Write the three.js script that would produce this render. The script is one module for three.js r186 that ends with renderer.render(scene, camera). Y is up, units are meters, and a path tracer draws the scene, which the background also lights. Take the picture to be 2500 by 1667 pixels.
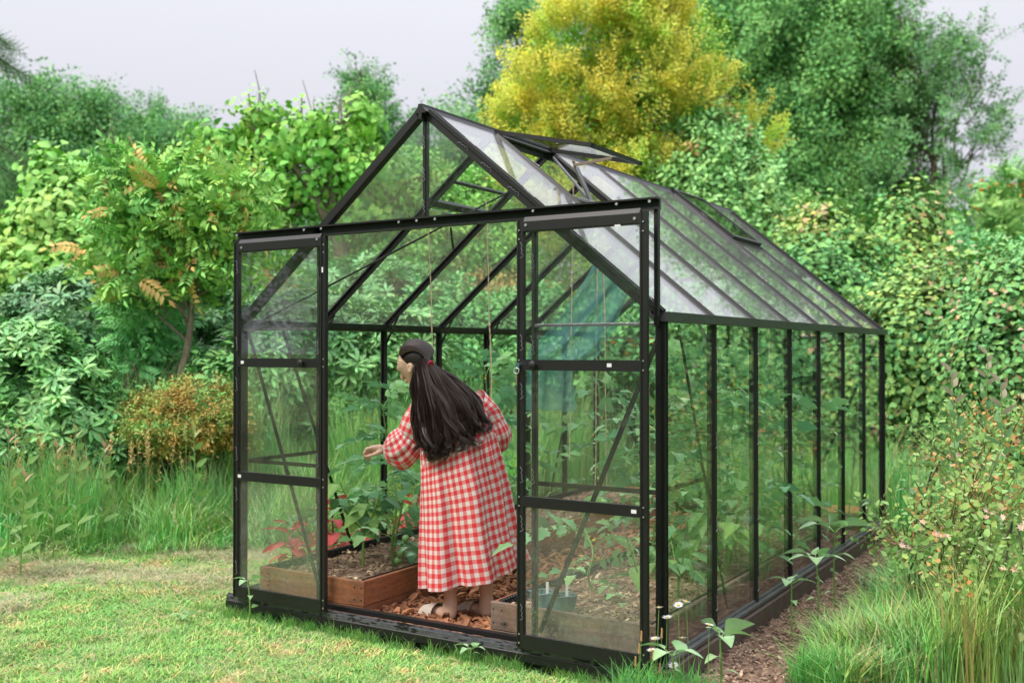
import * as THREE from 'three';
import { mergeGeometries } from 'three/addons/utils/BufferGeometryUtils.js';
import { createNoise2D, createNoise3D } from 'simplex-noise';

// ---------------------------------------------------------------- camera, sky, sun, exposure
const scene = new THREE.Scene();
const camera = new THREE.PerspectiveCamera(36.88, 1024 / 682, 0.1, 900);
camera.position.set(3.038, 1.4825, 4.101);
camera.rotation.set(THREE.MathUtils.degToRad(0.52), THREE.MathUtils.degToRad(31.65), 0, 'YXZ');
camera.focus = 5.1;
camera.userData.fStop = 2.0;

const renderer = new THREE.WebGLRenderer({ antialias: true });
renderer.toneMapping = THREE.LinearToneMapping;
renderer.toneMappingExposure = 2.3;
renderer.shadowMap.enabled = true;

const sky = (() => {                                   // an even overcast sky, brighter towards the zenith as cloud cover is
  const W = 256, H = 128, d = new Float32Array(W * H * 4);
  for (let j = 0; j < H; j++) {
    const s = Math.max(0, Math.sin(((j + 0.5) / H - 0.5) * Math.PI)), k = (1 + 2.5 * Math.pow(s, 2.2)) * 0.325;
    for (let i = 0; i < W; i++) { const o = (j * W + i) * 4; d[o] = 0.96 * k; d[o + 1] = 0.968 * k; d[o + 2] = 1.065 * k; d[o + 3] = 1; }
  }
  const t = new THREE.DataTexture(d, W, H, THREE.RGBAFormat, THREE.FloatType);
  t.mapping = THREE.EquirectangularReflectionMapping; t.magFilter = THREE.LinearFilter; t.needsUpdate = true;
  return t;
})();
scene.background = sky; scene.environment = sky;

const sun = new THREE.DirectionalLight(0xfff4e4, 1.5);  // the sun behind cloud: broad and soft, high to the front left
sun.name = 'sun'; sun.position.set(-6, 16, 9); sun.target.position.set(0, 0, -3);
sun.castShadow = true; sun.shadow.radius = 45; sun.shadow.mapSize.set(2048, 2048);
Object.assign(sun.shadow.camera, { left: -25, right: 25, top: 25, bottom: -25, near: 1, far: 80 });
scene.add(sun, sun.target);

// ---------------------------------------------------------------- helpers
const V = (x, y, z) => new THREE.Vector3(x, y, z);
const rng = (seed) => () => { seed = (seed + 0x6d2b79f5) | 0; let t = Math.imul(seed ^ (seed >>> 15), 1 | seed); t = (t + Math.imul(t ^ (t >>> 7), 61 | t)) ^ t; return ((t ^ (t >>> 14)) >>> 0) / 4294967296; };
const N3 = createNoise3D(rng(7)), N2 = createNoise2D(rng(11));
const lerp = THREE.MathUtils.lerp, clamp = THREE.MathUtils.clamp, PI = Math.PI;
const lin = (r, g, b) => new THREE.Color().setRGB(r, g, b);
camera.updateMatrixWorld(true);
// where a thing sighted at (u, v) of a 2500-pixel-wide survey stands when it is D metres down the line of sight
const at = (u, v, D) => V((u - 1250) / 2500 * D, -(v - 833.5) / 2500 * D, -D).applyMatrix4(camera.matrixWorld);
const groundAt = (u, v) => { const a = at(u, v, 1), c = camera.position, t = -c.y / (a.y - c.y); return V(c.x + (a.x - c.x) * t, 0, c.z + (a.z - c.z) * t); };
const atGround = (u, D) => { const p = at(u, 856, D); p.y = 0; return p; };

const taken = new Map();
const numbered = (n) => { const k = taken.get(n) ?? 0; taken.set(n, k + 1); return k ? n + '_' + String(k).padStart(3, '0') : n; };
const shade = (o) => { o.castShadow = true; o.receiveShadow = true; return o; };
function tag(o, label, category, group, kind) { if (label) o.userData.label = label; if (category) o.userData.category = category; if (group) o.userData.group = group; if (kind) o.userData.kind = kind; return o; }
function thing(name, label, category, pos, group) { const g = new THREE.Group(); g.name = numbered(name); if (pos) g.position.copy(pos); tag(g, label, category, group); scene.add(g); return g; }
function part(name, geo, m, parent, kind) { const o = shade(new THREE.Mesh(geo, m)); o.name = parent === scene ? numbered(name) : name; if (kind) o.userData.kind = kind; parent.add(o); return o; }

// accumulates triangles with normals, uv and colour
class Acc {
  constructor() { this.p = []; this.uv = []; this.c = []; this.i = []; this.useC = false; }
  get n() { return this.p.length / 3; }
  v(x, y, z, u = 0, w = 0, c) { this.p.push(x, y, z); this.uv.push(u, w); if (c) { this.useC = true; this.c.push(c[0], c[1], c[2]); } else this.c.push(1, 1, 1); return this.n - 1; }
  t(a, b, c) { this.i.push(a, b, c); }
  q(a, b, c, d) { this.i.push(a, b, c, a, c, d); }
  geo() {
    const g = new THREE.BufferGeometry();
    g.setAttribute('position', new THREE.Float32BufferAttribute(this.p, 3));
    g.setAttribute('uv', new THREE.Float32BufferAttribute(this.uv, 2));
    if (this.useC) g.setAttribute('color', new THREE.Float32BufferAttribute(this.c, 3));
    g.setIndex(this.i); g.computeVertexNormals();
    return g;
  }
}
// a tube along points with a radius at each
function tubeInto(acc, pts, rad, sides = 6, uvScale = 1, col, flat = 1) {
  const n = pts.length, T = V(), U = V(0, 0, 0), W = V(), start = acc.n;
  let len = 0;
  for (let k = 0; k < n; k++) {
    T.subVectors(pts[Math.min(k + 1, n - 1)], pts[Math.max(k - 1, 0)]).normalize();
    if (k === 0) { U.set(Math.abs(T.y) > 0.9 ? 1 : 0, Math.abs(T.y) > 0.9 ? 0 : 1, 0); }
    W.crossVectors(T, U).normalize(); U.crossVectors(W, T).normalize();
    if (k) len += pts[k].distanceTo(pts[k - 1]);
    for (let s = 0; s <= sides; s++) {
      const a = s / sides * 2 * PI, r = rad[k], cx = Math.cos(a) * r, cy = Math.sin(a) * r * flat;
      acc.v(pts[k].x + W.x * cx + U.x * cy, pts[k].y + W.y * cx + U.y * cy, pts[k].z + W.z * cx + U.z * cy, s / sides * rad[0] * 6.28 * uvScale, len * uvScale, col);
    }
  }
  for (let k = 0; k < n - 1; k++) for (let s = 0; s < sides; s++) { const a = start + k * (sides + 1) + s; acc.q(a, a + 1, a + sides + 2, a + sides + 1); }
  for (const [k, f] of [[0, 1], [n - 1, 0]]) { const c = acc.v(pts[k].x, pts[k].y, pts[k].z, 0, 0, col); for (let s = 0; s < sides; s++) { const a = start + k * (sides + 1) + s; f ? acc.t(c, a + 1, a) : acc.t(c, a, a + 1); } }
}
const tube = (pts, r0, r1, sides = 6, seg = 0) => { const a = new Acc(); let P = pts; if (seg) P = new THREE.CatmullRomCurve3(pts).getPoints(seg); tubeInto(a, P, P.map((_, k) => lerp(r0, r1, k / (P.length - 1))), sides); return a.geo(); };

// an aluminium profile (outline in mm) run from a to b, its +y side turned to `out`
function profile(a, b, outline, out, capped = true) {
  const z = V().subVectors(b, a), L = z.length(); z.normalize();
  const x = V().crossVectors(out, z).normalize(), y = V().crossVectors(z, x).normalize();
  const acc = new Acc(), P = outline.map(([u, v]) => [u / 1000, v / 1000]), n = P.length;
  const put = (u, v, w, s, t) => acc.v(a.x + x.x * u + y.x * v + z.x * w, a.y + x.y * u + y.y * v + z.y * w, a.z + x.z * u + y.z * v + z.z * w, s, t);
  let s = 0;
  for (let k = 0; k < n; k++) {
    const [u0, v0] = P[k], [u1, v1] = P[(k + 1) % n], l = Math.hypot(u1 - u0, v1 - v0);
    const i = put(u0, v0, 0, s, 0), j = put(u1, v1, 0, s + l, 0), k2 = put(u1, v1, L, s + l, L), m = put(u0, v0, L, s, L);
    acc.q(i, j, k2, m); s += l;
  }
  if (capped) {
    const tri = THREE.ShapeUtils.triangulateShape(P.map(([u, v]) => new THREE.Vector2(u, v)), []);
    for (const [w, flip] of [[0, true], [L, false]]) { const o = acc.n; P.forEach(([u, v]) => put(u, v, w, u, v)); for (const [i, j, k] of tri) flip ? acc.t(o + i, o + k, o + j) : acc.t(o + i, o + j, o + k); }
  }
  return acc.geo();
}
const TBAR = [[-13, 0], [-13, -5], [-5, -5], [-5, -32], [5, -32], [5, -5], [13, -5], [13, 0], [7, 0], [7, 5], [-7, 5], [-7, 0]].reverse();
const GBAR = [[-18, 0], [-18, -5], [-6, -5], [-6, -34], [6, -34], [6, -5], [18, -5], [18, 0], [13, 3], [10, 12], [3, 12], [3, 8], [-3, 8], [-3, 12], [-10, 12], [-13, 3]].reverse();
const CORNER = [[-22, -22], [22, -22], [22, 6], [14, 6], [14, 22], [7, 22], [7, 14], [-7, 14], [-7, 22], [-14, 22], [-14, 6], [-22, 6]];
const STILE = [[-17, -12], [17, -12], [17, 12], [8, 12], [8, 8], [-8, 8], [-8, 12], [-17, 12]];
const RECT = (w, h, c = 2) => [[-w / 2 + c, -h / 2], [w / 2 - c, -h / 2], [w / 2, -h / 2 + c], [w / 2, h / 2 - c], [w / 2 - c, h / 2], [-w / 2 + c, h / 2], [-w / 2, h / 2 - c], [-w / 2, -h / 2 + c]];
function box(w, h, d, x = 0, y = 0, z = 0, scaleUv = 1) {      // a box with uv in metres and a small chamfer left to the profile helper
  const g = new THREE.BoxGeometry(w, h, d); g.translate(x, y, z);
  const p = g.attributes.position, n = g.attributes.normal, uv = g.attributes.uv;
  for (let i = 0; i < p.count; i++) { const ax = Math.abs(n.getX(i)), ay = Math.abs(n.getY(i)); uv.setXY(i, (ax > 0.5 ? p.getZ(i) : p.getX(i)) * scaleUv, (ay > 0.5 ? p.getZ(i) : p.getY(i)) * scaleUv); }
  return g;
}
// a flat sheet of a given outline (points in one plane) with thickness
function sheet(pts, thick) {
  const n = V().crossVectors(V().subVectors(pts[1], pts[0]), V().subVectors(pts[2], pts[0])).normalize(), a = new Acc(), m = pts.length;
  const ux = V().subVectors(pts[1], pts[0]).normalize(), uy = V().crossVectors(n, ux);
  for (const s of [1, -1]) {
    const o = a.n; for (const p of pts) a.v(p.x + n.x * s * thick / 2, p.y + n.y * s * thick / 2, p.z + n.z * s * thick / 2, p.dot(ux), p.dot(uy));
    for (let k = 1; k < m - 1; k++) s > 0 ? a.t(o, o + k, o + k + 1) : a.t(o, o + k + 1, o + k);
  }
  for (let k = 0; k < m; k++) { const p = pts[k], q = pts[(k + 1) % m]; const f = (r, s) => a.v(r.x + n.x * s * thick / 2, r.y + n.y * s * thick / 2, r.z + n.z * s * thick / 2); a.q(f(p, -1), f(q, -1), f(q, 1), f(p, 1)); }
  return a.geo();
}

// ---------------------------------------------------------------- textures
function tex(W, H, fn, srgb, rep = true) {
  const d = new Uint8Array(W * H * 4);
  for (let j = 0; j < H; j++) for (let i = 0; i < W; i++) { const c = fn((i + 0.5) / W, (j + 0.5) / H, i, j), o = (j * W + i) * 4; for (let k = 0; k < 3; k++) d[o + k] = clamp(Math.round(c[k] * 255), 0, 255); d[o + 3] = 255; }
  const t = new THREE.DataTexture(d, W, H); t.magFilter = THREE.LinearFilter; t.minFilter = THREE.LinearMipmapLinearFilter; t.generateMipmaps = true;
  if (rep) t.wrapS = t.wrapT = THREE.RepeatWrapping;
  if (srgb) t.colorSpace = THREE.SRGBColorSpace;
  t.needsUpdate = true; return t;
}
// noise that tiles over the unit square
const tile = (u, v, f, seed = 0) => { const a = u * 2 * PI, b = v * 2 * PI, r = f / (2 * PI); return (N3(Math.cos(a) * r + seed, Math.sin(a) * r, Math.cos(b) * r + seed * 1.7) + N3(Math.sin(b) * r - seed, Math.cos(a) * r + 9, Math.sin(a) * r + Math.sin(b) * r)) * 0.5; };
const fbm = (u, v, f, seed = 0) => tile(u, v, f, seed) * 0.55 + tile(u, v, f * 2.1, seed + 3) * 0.28 + tile(u, v, f * 4.3, seed + 5) * 0.17;
const rep = (t, x, y) => { const c = t.clone(); c.repeat.set(x, y); c.needsUpdate = true; return c; };

const R0 = rng(3);
const woodTex = (r, g, b, seed) => tex(512, 256, (u, v) => {
  const warp = fbm(u, v, 2, seed) * 0.05, grain = tile(u * 1, v + warp, 26, seed + 1) * 0.5 + tile(u, v + warp * 0.5, 60, seed + 2) * 0.3 + fbm(u, v, 6, seed) * 0.5;
  const lines = Math.sin((v + warp + tile(u, v, 1.5, seed) * 0.1) * 2 * PI * 9) * 0.35;
  let kx = 1; for (const [cx, cy] of [[0.22, 0.3], [0.67, 0.68]]) { const d = Math.hypot((u - cx) * 3, v - cy); kx *= 1 - 0.55 * Math.exp(-d * d * 900) - 0.25 * Math.exp(-d * d * 120) * (0.5 + 0.5 * Math.sin(d * 160)); }
  const k = (1 + 0.22 * grain + 0.14 * lines) * kx, w = clamp(fbm(u, v, 3, seed + 8) * 0.5, -0.3, 0.3);
  return [r * k * (1 + w * 0.25), g * k, b * k * (1 - w * 0.35)];
}, true);

const M = {};
const std = (o) => new THREE.MeshStandardMaterial(o), phys = (o) => new THREE.MeshPhysicalMaterial(o);
const dustTex = tex(512, 512, (u, v) => { const s = R0(), k = 0.75 + 0.15 * fbm(u, v, 8, 2) + (s > 0.992 ? 0.6 : 0) + 0.1 * R0(); return [k, k, k]; }, true);
M.black = phys({ color: lin(0.009, 0.0092, 0.010), roughness: 0.48, clearcoat: 0.12, clearcoatRoughness: 0.4, map: rep(dustTex, 2, 2) });
M.blackBar = M.black;
M.alu = phys({ color: lin(0.34, 0.34, 0.37), roughness: 0.42, metalness: 0.75, map: rep(dustTex, 2, 2) });
M.wornTrack = phys({ color: lin(0.6, 0.6, 0.64), roughness: 0.5, metalness: 0.4, map: tex(512, 64, (u, v) => { const k = fbm(u, v, 14, 4) + 0.5 * tile(u, v, 50, 6); const q = k > 0.22 ? 0.16 + R0() * 0.05 : 0.46 + 0.15 * k + R0() * 0.07; return [q, q, q * 1.04]; }, true) });
M.tan = std({ color: lin(0.30, 0.24, 0.18), roughness: 0.4, metalness: 0.6 });
M.screw = std({ color: lin(0.75, 0.75, 0.78), roughness: 0.35, metalness: 0.9 });
M.wire = std({ color: lin(0.62, 0.62, 0.66), roughness: 0.4, metalness: 0.6 });
M.white = std({ color: lin(0.72, 0.72, 0.74), roughness: 0.6 });
M.moss = std({ color: lin(1, 1, 1), roughness: 0.95, map: tex(512, 256, (u, v) => { const k = fbm(u, v, 9, 12) + 0.35 * tile(u, v, 40, 14), r = R0(); if (k > 0.06) return [0.25 + r * 0.12, 0.31 + r * 0.14, 0.16 + r * 0.07]; const d = 0.14 + r * 0.06 + (r > 0.965 ? 0.22 : 0); return [d, d * 1.02, d * 0.96]; }, true) });
M.glass = phys({ color: lin(0.985, 0.993, 0.988), roughness: 0.0, transmission: 1, thickness: 0, ior: 1.5,
  transmissionMap: tex(512, 512, (u, v) => { const k = fbm(u, v, 5, 21), t = 0.9985 - 0.005 * Math.max(0, k) - 0.015 * Math.max(0, tile(u, v, 60, 3) - 0.25) - (R0() > 0.997 ? 0.12 : 0) - 0.002 * R0(); return [t, t, t]; }) });
M.glassDusty = phys({ color: lin(0.965, 0.98, 0.955), roughness: 0.0, transmission: 1, thickness: 0, ior: 1.5,
  transmissionMap: tex(512, 512, (u, v) => { const k = fbm(u, v, 4, 31), t = 0.988 - 0.03 * Math.max(0, k + 0.1) - 0.04 * Math.max(0, tile(u, v, 70, 5) - 0.05) - (R0() > 0.992 ? 0.2 : 0) - 0.015 * R0(); return [t, t, t]; }) });
M.glassRoof = M.glass.clone(); M.glassRoof.transmissionMap = tex(512, 512, (u, v) => { const k = fbm(u, v, 6, 81), t = 0.925 - 0.015 * Math.max(0, k) - 0.08 * Math.max(0, tile(u, v, 64, 7) - 0.1) - (R0() > 0.994 ? 0.2 : 0) - 0.01 * R0(); return [t, t, t]; });
const wTexA = woodTex(0.53, 0.35, 0.24, 1), wTexB = woodTex(0.57, 0.37, 0.25, 7), wTexC = woodTex(0.47, 0.39, 0.34, 15);
M.wood = [wTexA, wTexB].map((t) => std({ map: rep(t, 0.9, 3.4), roughness: 0.72, bumpMap: rep(t, 0.9, 3.4), bumpScale: 0.0012 }));
M.woodGrey = std({ map: rep(wTexC, 0.9, 3.4), roughness: 0.8, bumpMap: rep(wTexC, 0.9, 3.4), bumpScale: 0.001 });
M.soil = std({ roughness: 1, map: tex(512, 512, (u, v) => { const k = fbm(u, v, 16, 40) + 0.4 * tile(u, v, 60, 41), r = R0(); const b = 0.50 + 0.13 * k + 0.15 * (r - 0.5); return [b * 1.1, b * 0.9, b * 0.76]; }, true) });
M.soil.bumpMap = M.soil.map; M.soil.bumpScale = 0.012;
M.liner = std({ color: lin(0.03, 0.032, 0.036), roughness: 0.35 });
M.terracotta = std({ color: lin(0.55, 0.26, 0.13), roughness: 0.85 });
M.potGreen = std({ color: lin(0.10, 0.20, 0.21), roughness: 0.5 });
M.bark = std({ roughness: 0.95, map: tex(256, 256, (u, v) => { const k = fbm(u, v, 7, 50) + 0.4 * tile(u, v * 0.6, 24, 51); const b = 0.36 + 0.16 * k; return [b, b * 0.87, b * 0.74]; }, true) });
M.bark.bumpMap = M.bark.map; M.bark.bumpScale = 0.02;
M.barkPale = std({ roughness: 0.9, map: tex(256, 256, (u, v) => { const k = fbm(u, v, 7, 53) + 0.5 * tile(u, v, 30, 54); const b = 0.52 + 0.14 * k; return [b, b * 0.91, b * 0.78]; }, true) });
M.chip = std({ color: lin(1, 1, 1), roughness: 0.9, vertexColors: false });
M.twine = std({ color: lin(0.74, 0.60, 0.42), roughness: 1 });
// leaves: light comes through them
const leafMat = (trans, coat = 0, coatRough = 0.4) => phys({ color: lin(1, 1, 1), roughness: 1, transmission: trans, thickness: 0, vertexColors: true, clearcoat: coat, clearcoatRoughness: coatRough, side: THREE.DoubleSide });
M.leaf = leafMat(0.4); M.leafGlossy = leafMat(0.28, 0.5, 0.35); M.blade = leafMat(0.4); M.petal = leafMat(0.3);
M.leafSolid = std({ roughness: 0.75, vertexColors: true, side: THREE.DoubleSide }); M.bladeSolid = std({ roughness: 0.8, vertexColors: true, side: THREE.DoubleSide });
M.leafWax = phys({ roughness: 0.5, vertexColors: true, side: THREE.DoubleSide, clearcoat: 0.3, clearcoatRoughness: 0.4 });
M.stem = std({ color: lin(0.16, 0.30, 0.07), roughness: 0.7 });
M.stemDark = std({ color: lin(0.10, 0.17, 0.06), roughness: 0.7 });
// ---------------------------------------------------------------- the ground
const GH = { w: 1.272, len: 4.375, sill: 0.13, eave: 1.642, ridge: 2.694, bay: 0.625 };
const bump = (x, z) => { const d = Math.max(Math.abs(x) - 1.5, Math.abs(z + 2.2) - 2.5, 0); return clamp(d, 0, 1) * (0.022 * N2(x * 0.9, z * 0.9) + 0.012 * N2(x * 2.7 + 5, z * 2.7)); };
{
  const S = 120, g = new THREE.PlaneGeometry(2, 2, S, S), p = g.attributes.position, uv = g.attributes.uv;
  g.rotateX(-PI / 2);
  for (let i = 0; i < p.count; i++) { const f = (t) => t * 9 + Math.sign(t) * Math.pow(Math.abs(t), 5) * 420, x = f(p.getX(i)), z = f(p.getZ(i)) - 1; p.setXYZ(i, x, Math.hypot(x, z) < 14 ? bump(x, z) : 0, z); uv.setXY(i, x, z); }
  g.computeVertexNormals();
  const t = tex(512, 512, (u, v) => { const k = fbm(u, v, 10, 60) + 0.4 * tile(u, v, 44, 61), r = R0() - 0.5, b = 0.36 + 0.10 * k + 0.10 * r; return k > 0.05 ? [b * 0.86, b * 1.08, b * 0.48] : [b * 1.0, b * 1.02, b * 0.56]; }, true);
  t.repeat.set(0.6, 0.6);
  const o = part('ground', g, std({ map: t, roughness: 1, bumpMap: t, bumpScale: 0.01 }), scene); tag(o, 'turf ground under the mown lawn and the long grass', 'ground', null, 'structure');
}
// bare soil along the right wall of the greenhouse, in front of its corner too
const inSoil = (x, z) => { const e = 0.10 * N2(x * 2.1, z * 2.1) + 0.04 * N2(x * 6, z * 6); return x > 1.2 && x < 1.68 + e + 0.18 * clamp(z + 1.0, 0, 1) && z < 0.32 + e * 1.5 - (x - 1.3) * 0.2 && z > -4.4; };
{
  const nx = 36, nz = 150, a = new Acc();
  for (let j = 0; j <= nz; j++) for (let i = 0; i <= nx; i++) { const x = 1.2 + i / nx * 0.95, z = 0.45 - j / nz * 4.9; a.v(x, 0.012 + 0.02 * N2(x * 7, z * 7) + 0.016 * N2(x * 18, z * 18) + (inSoil(x, z) ? 0.008 : -0.05), z, x, z); }
  for (let j = 0; j < nz; j++) for (let i = 0; i < nx; i++) { const k = j * (nx + 1) + i; a.q(k, k + 1, k + nx + 2, k + nx + 1); }
  const m = M.soil.clone(); m.map = rep(M.soil.map, 1.6, 1.6); m.bumpMap = m.map;
  tag(part('soil_path', a.geo(), m, scene), 'strip of bare crumbly brown soil along the greenhouse wall', 'soil', null, 'structure');
}
{
  const a = new Acc(), nx = 16, nz = 70;
  for (let j = 0; j <= nz; j++) for (let i = 0; i <= nx; i++) { const x = -0.47 + i / nx * 0.83, z = 0.0 - j / nz * 4.3; a.v(x, 0.035 + 0.015 * N2(x * 5, z * 5) + 0.05 * Math.pow(Math.abs(i / nx - 0.5) * 2, 3), z, x, z); }
  for (let j = 0; j < nz; j++) for (let i = 0; i < nx; i++) { const k = j * (nx + 1) + i; a.q(k, k + 1, k + nx + 2, k + nx + 1); }
  const m = M.soil.clone(); m.color = lin(0.75, 0.55, 0.42); m.map = rep(M.soil.map, 2, 2); m.bumpMap = m.map;
  tag(part('bark_path', a.geo(), m, scene), 'path of brown bark between the two raised beds', 'path', null, 'structure');
}

// ---------------------------------------------------------------- the greenhouse
const gh = thing('greenhouse', 'black aluminium greenhouse with sliding double doors and an open roof vent', 'greenhouse', V(0, 0, 0));
const bar = (n, a, b, prof, out, m = M.black, parent = gh) => part(n, profile(a, b, prof, out), m, parent);
const X = V(1, 0, 0), Y = V(0, 1, 0), Z = V(0, 0, 1), nX = V(-1, 0, 0), nZ = V(0, 0, -1);
const { w: HW, sill: SY, eave: EY, ridge: RY, bay: BAY, len: LEN } = GH;
const slope = (x) => RY - (RY - EY) * Math.abs(x) / HW;
const roofN = (s) => V(s * (RY - EY), HW, 0).normalize();

// base frame: a dark plinth on the ground, mossy towards the lawn
for (const [n, g] of [['base_frame', box(2 * HW + 0.10, 0.125, 0.04, 0, 0.055, 0.035, 1.2)], ['base_frame', box(2 * HW + 0.10, 0.125, 0.04, 0, 0.055, -LEN - 0.035, 1.2)]]) part(n, g, M.moss, gh);
M.plinthSide = std({ color: lin(0.75, 0.72, 0.70), roughness: 0.75, map: tex(512, 128, (u, v) => { const k = fbm(u, v, 10, 70) + 0.3 * tile(u, v, 40, 71), b = 0.35 + 0.08 * k + 0.06 * R0(); return [b * 1.08, b * 0.95, b * 0.88]; }, true) });
part('base_frame', box(0.04, 0.125, LEN + 0.03, HW + 0.030, 0.055, -LEN / 2, 1.2), M.plinthSide, gh);
part('base_frame', box(0.04, 0.125, LEN + 0.03, -HW - 0.030, 0.055, -LEN / 2, 1.2), M.moss, gh);
// sills that carry the glass
bar('sill', V(HW, SY, 0.02), V(HW, SY, -LEN - 0.02), [[-30, -4], [30, -4], [30, 8], [12, 8], [12, 22], [-6, 22], [-6, 12], [-30, 12]], Y, M.alu);
bar('sill', V(-HW, SY, -LEN - 0.02), V(-HW, SY, 0.02), [[-30, -4], [30, -4], [30, 8], [12, 8], [12, 22], [-6, 22], [-6, 12], [-30, 12]], Y);
bar('sill', V(HW, SY, -LEN), V(-HW, SY, -LEN), [[-30, -4], [30, -4], [30, 8], [12, 8], [12, 22], [-30, 22]], Y);
bar('sill', V(-HW, SY + 0.001, 0.0), V(HW, SY + 0.001, 0.0), [[-22, -4], [14, -4], [14, 20], [-22, 20]], Y);
bar('door_track', V(-HW - 0.02, SY - 0.012, 0.070), V(HW + 0.02, SY - 0.012, 0.070), [[-24, -10], [34, -10], [34, 5], [26, 12], [-6, 12], [-6, 24], [-14, 24], [-14, 12], [-24, 12]], Y, M.wornTrack);
bar('door_track_trim', V(-HW - 0.02, SY - 0.045, 0.088), V(HW + 0.02, SY - 0.045, 0.088), RECT(20, 44, 4), Y);

// posts
for (const s of [-1, 1]) for (let k = 0; k <= 7; k++) {
  const z = -k * BAY, end = k === 0 || k === 7;
  bar('post', V(s * HW, SY + 0.01, z), V(s * HW, EY - 0.01, z), end ? CORNER : GBAR, V(s, 0, 0));
  if (!end) { // knee brace from post to rafter
    const x0 = s * (HW - 0.02), a = V(x0, EY - 0.13, z), b = V(s * (HW - 0.14), slope(HW - 0.14) - 0.03, z);
    bar('knee_brace', a, b, RECT(16, 4, 1), Z, s > 0 ? M.alu : M.black);
  }
}
// eaves, ridge, rafters
bar('eave_gutter', V(HW, EY, 0.03), V(HW, EY, -LEN - 0.03), [[-40, -34], [26, -34], [46, -14], [50, 12], [40, 14], [36, 0], [20, -10], [-10, -10], [-22, 8], [-40, 8]], Y, M.alu.clone());
gh.children.at(-1).material.color.setRGB(0.10, 0.10, 0.11); gh.children.at(-1).material.metalness = 0.4;
bar('eave_gutter', V(-HW, EY, -LEN - 0.03), V(-HW, EY, 0.03), [[-40, -34], [26, -34], [46, -14], [50, 12], [40, 14], [36, 0], [20, -10], [-10, -10], [-22, 8], [-40, 8]], Y);
bar('ridge', V(0, RY, 0.04), V(0, RY, -LEN - 0.04), [[-36, -30], [-28, -38], [-10, -34], [-8, -66], [8, -66], [10, -34], [28, -38], [36, -30], [14, -4], [12, 10], [-12, 10], [-14, -4]], Y);
for (const s of [-1, 1]) for (let k = 0; k <= 7; k++) {
  const z = -k * BAY, out = roofN(s), end = k === 0 || k === 7, up = out.clone().multiplyScalar(end ? 0.004 : 0);
  bar('rafter', V(s * HW, EY, z).add(up), V(s * 0.03, RY - 0.03, z).add(up), end ? [[-26, -30], [-26, 8], [-14, 8], [-14, 18], [-6, 18], [-6, 8], [8, 8], [8, 16], [18, 16], [18, -4], [6, -8], [6, -40], [-14, -40]].reverse() : GBAR, out);
}
// gable framing, front and back
const gb = (s, z) => (z ? BAY : s < 0 ? 0.70 : 0.63);       // where the inner gable posts stand
for (const z of [0, -LEN]) {
  for (const s of [-1, 1]) {
    bar('gable_post', V(s * gb(s, z), SY + 0.02, z), V(s * gb(s, z), slope(gb(s, z)) - 0.02, z), TBAR, z ? nZ : Z);
    bar('cross_bar', V(s * (HW - 0.02), EY - 0.045, z - 0.004), V(s * (gb(s, z) + 0.01), EY - 0.045, z - 0.004), [[-14, -4], [14, -4], [14, 6], [6, 10], [-14, 10]], Y, M.alu);
    bar('mid_bar', V(s * (HW - 0.02), 0.865, z + (z ? 0.03 : -0.03)), V(s * gb(s, z), 0.865, z + (z ? 0.03 : -0.03)), RECT(22, 4, 1), z ? nZ : Z);
    bar('diagonal_brace', V(s * (HW - 0.01), 1.59, z + (z ? 0.036 : -0.036)), V(s * (gb(s, z) + 0.01), 0.17, z + (z ? 0.036 : -0.036)), RECT(24, 4, 1), z ? nZ : Z);
  }
  bar('ridge_post', V(0, 2.10, z), V(0, RY - 0.05, z), TBAR, z ? nZ : Z);
}
bar('cross_bar', V(-BAY, 2.11, -LEN), V(BAY, 2.11, -LEN), TBAR, nZ);
bar('gable_post', V(0, SY + 0.02, -LEN), V(0, 2.1, -LEN), TBAR, nZ);
// wall braces
for (const [x, a, b] of [[-HW + 0.04, [1.60, -0.28], [0.17, -0.93]], [HW - 0.04, [1.60, -0.28], [0.17, -0.92]], [HW - 0.04, [1.60, -3.98], [0.17, -3.41]], [-HW + 0.04, [1.60, -4.0], [0.17, -3.4]]]) bar('diagonal_brace', V(x, a[0], a[1]), V(x, b[0], b[1]), RECT(24, 4, 1), X, x > 0 && a[1] < -2 ? M.alu : M.black);
for (const [x, z0, z1] of [[-HW + 0.03, -0.02, -0.62], [HW - 0.03, -0.02, -0.62], [HW - 0.03, -3.75, -4.36]]) bar('mid_bar', V(x, 0.868, z0), V(x, 0.868, z1), RECT(22, 4, 1), X);
// braces under the roof, and the closed vents' bars
for (const s of [-1, 1]) {
  const o = roofN(s).multiplyScalar(-0.042), q = (x, z) => V(s * x, slope(x), z).add(o);
  bar('roof_brace', q(1.25, -0.04), q(0.20, -1.24), RECT(20, 4, 1), roofN(s), M.alu.clone()); gh.children.at(-1).material.color.setRGB(0.12, 0.12, 0.135);
}
{
  const q = (x, z) => V(-x, slope(x), z);
  bar('vent_bar', q(0.43, -BAY + 0.01), q(0.43, -2 * BAY + 0.01), [[-22, -20], [22, -20], [22, 4], [-22, 4]], roofN(-1));
  bar('vent_bar', q(0.30, -BAY + 0.01), q(0.30, -2 * BAY + 0.01), RECT(20, 16, 1), roofN(-1));
  bar('vent_stay', V(-0.56, 2.24, -1.02), V(-0.56, 2.10, -1.05), RECT(12, 8, 1), Z);
}

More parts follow.
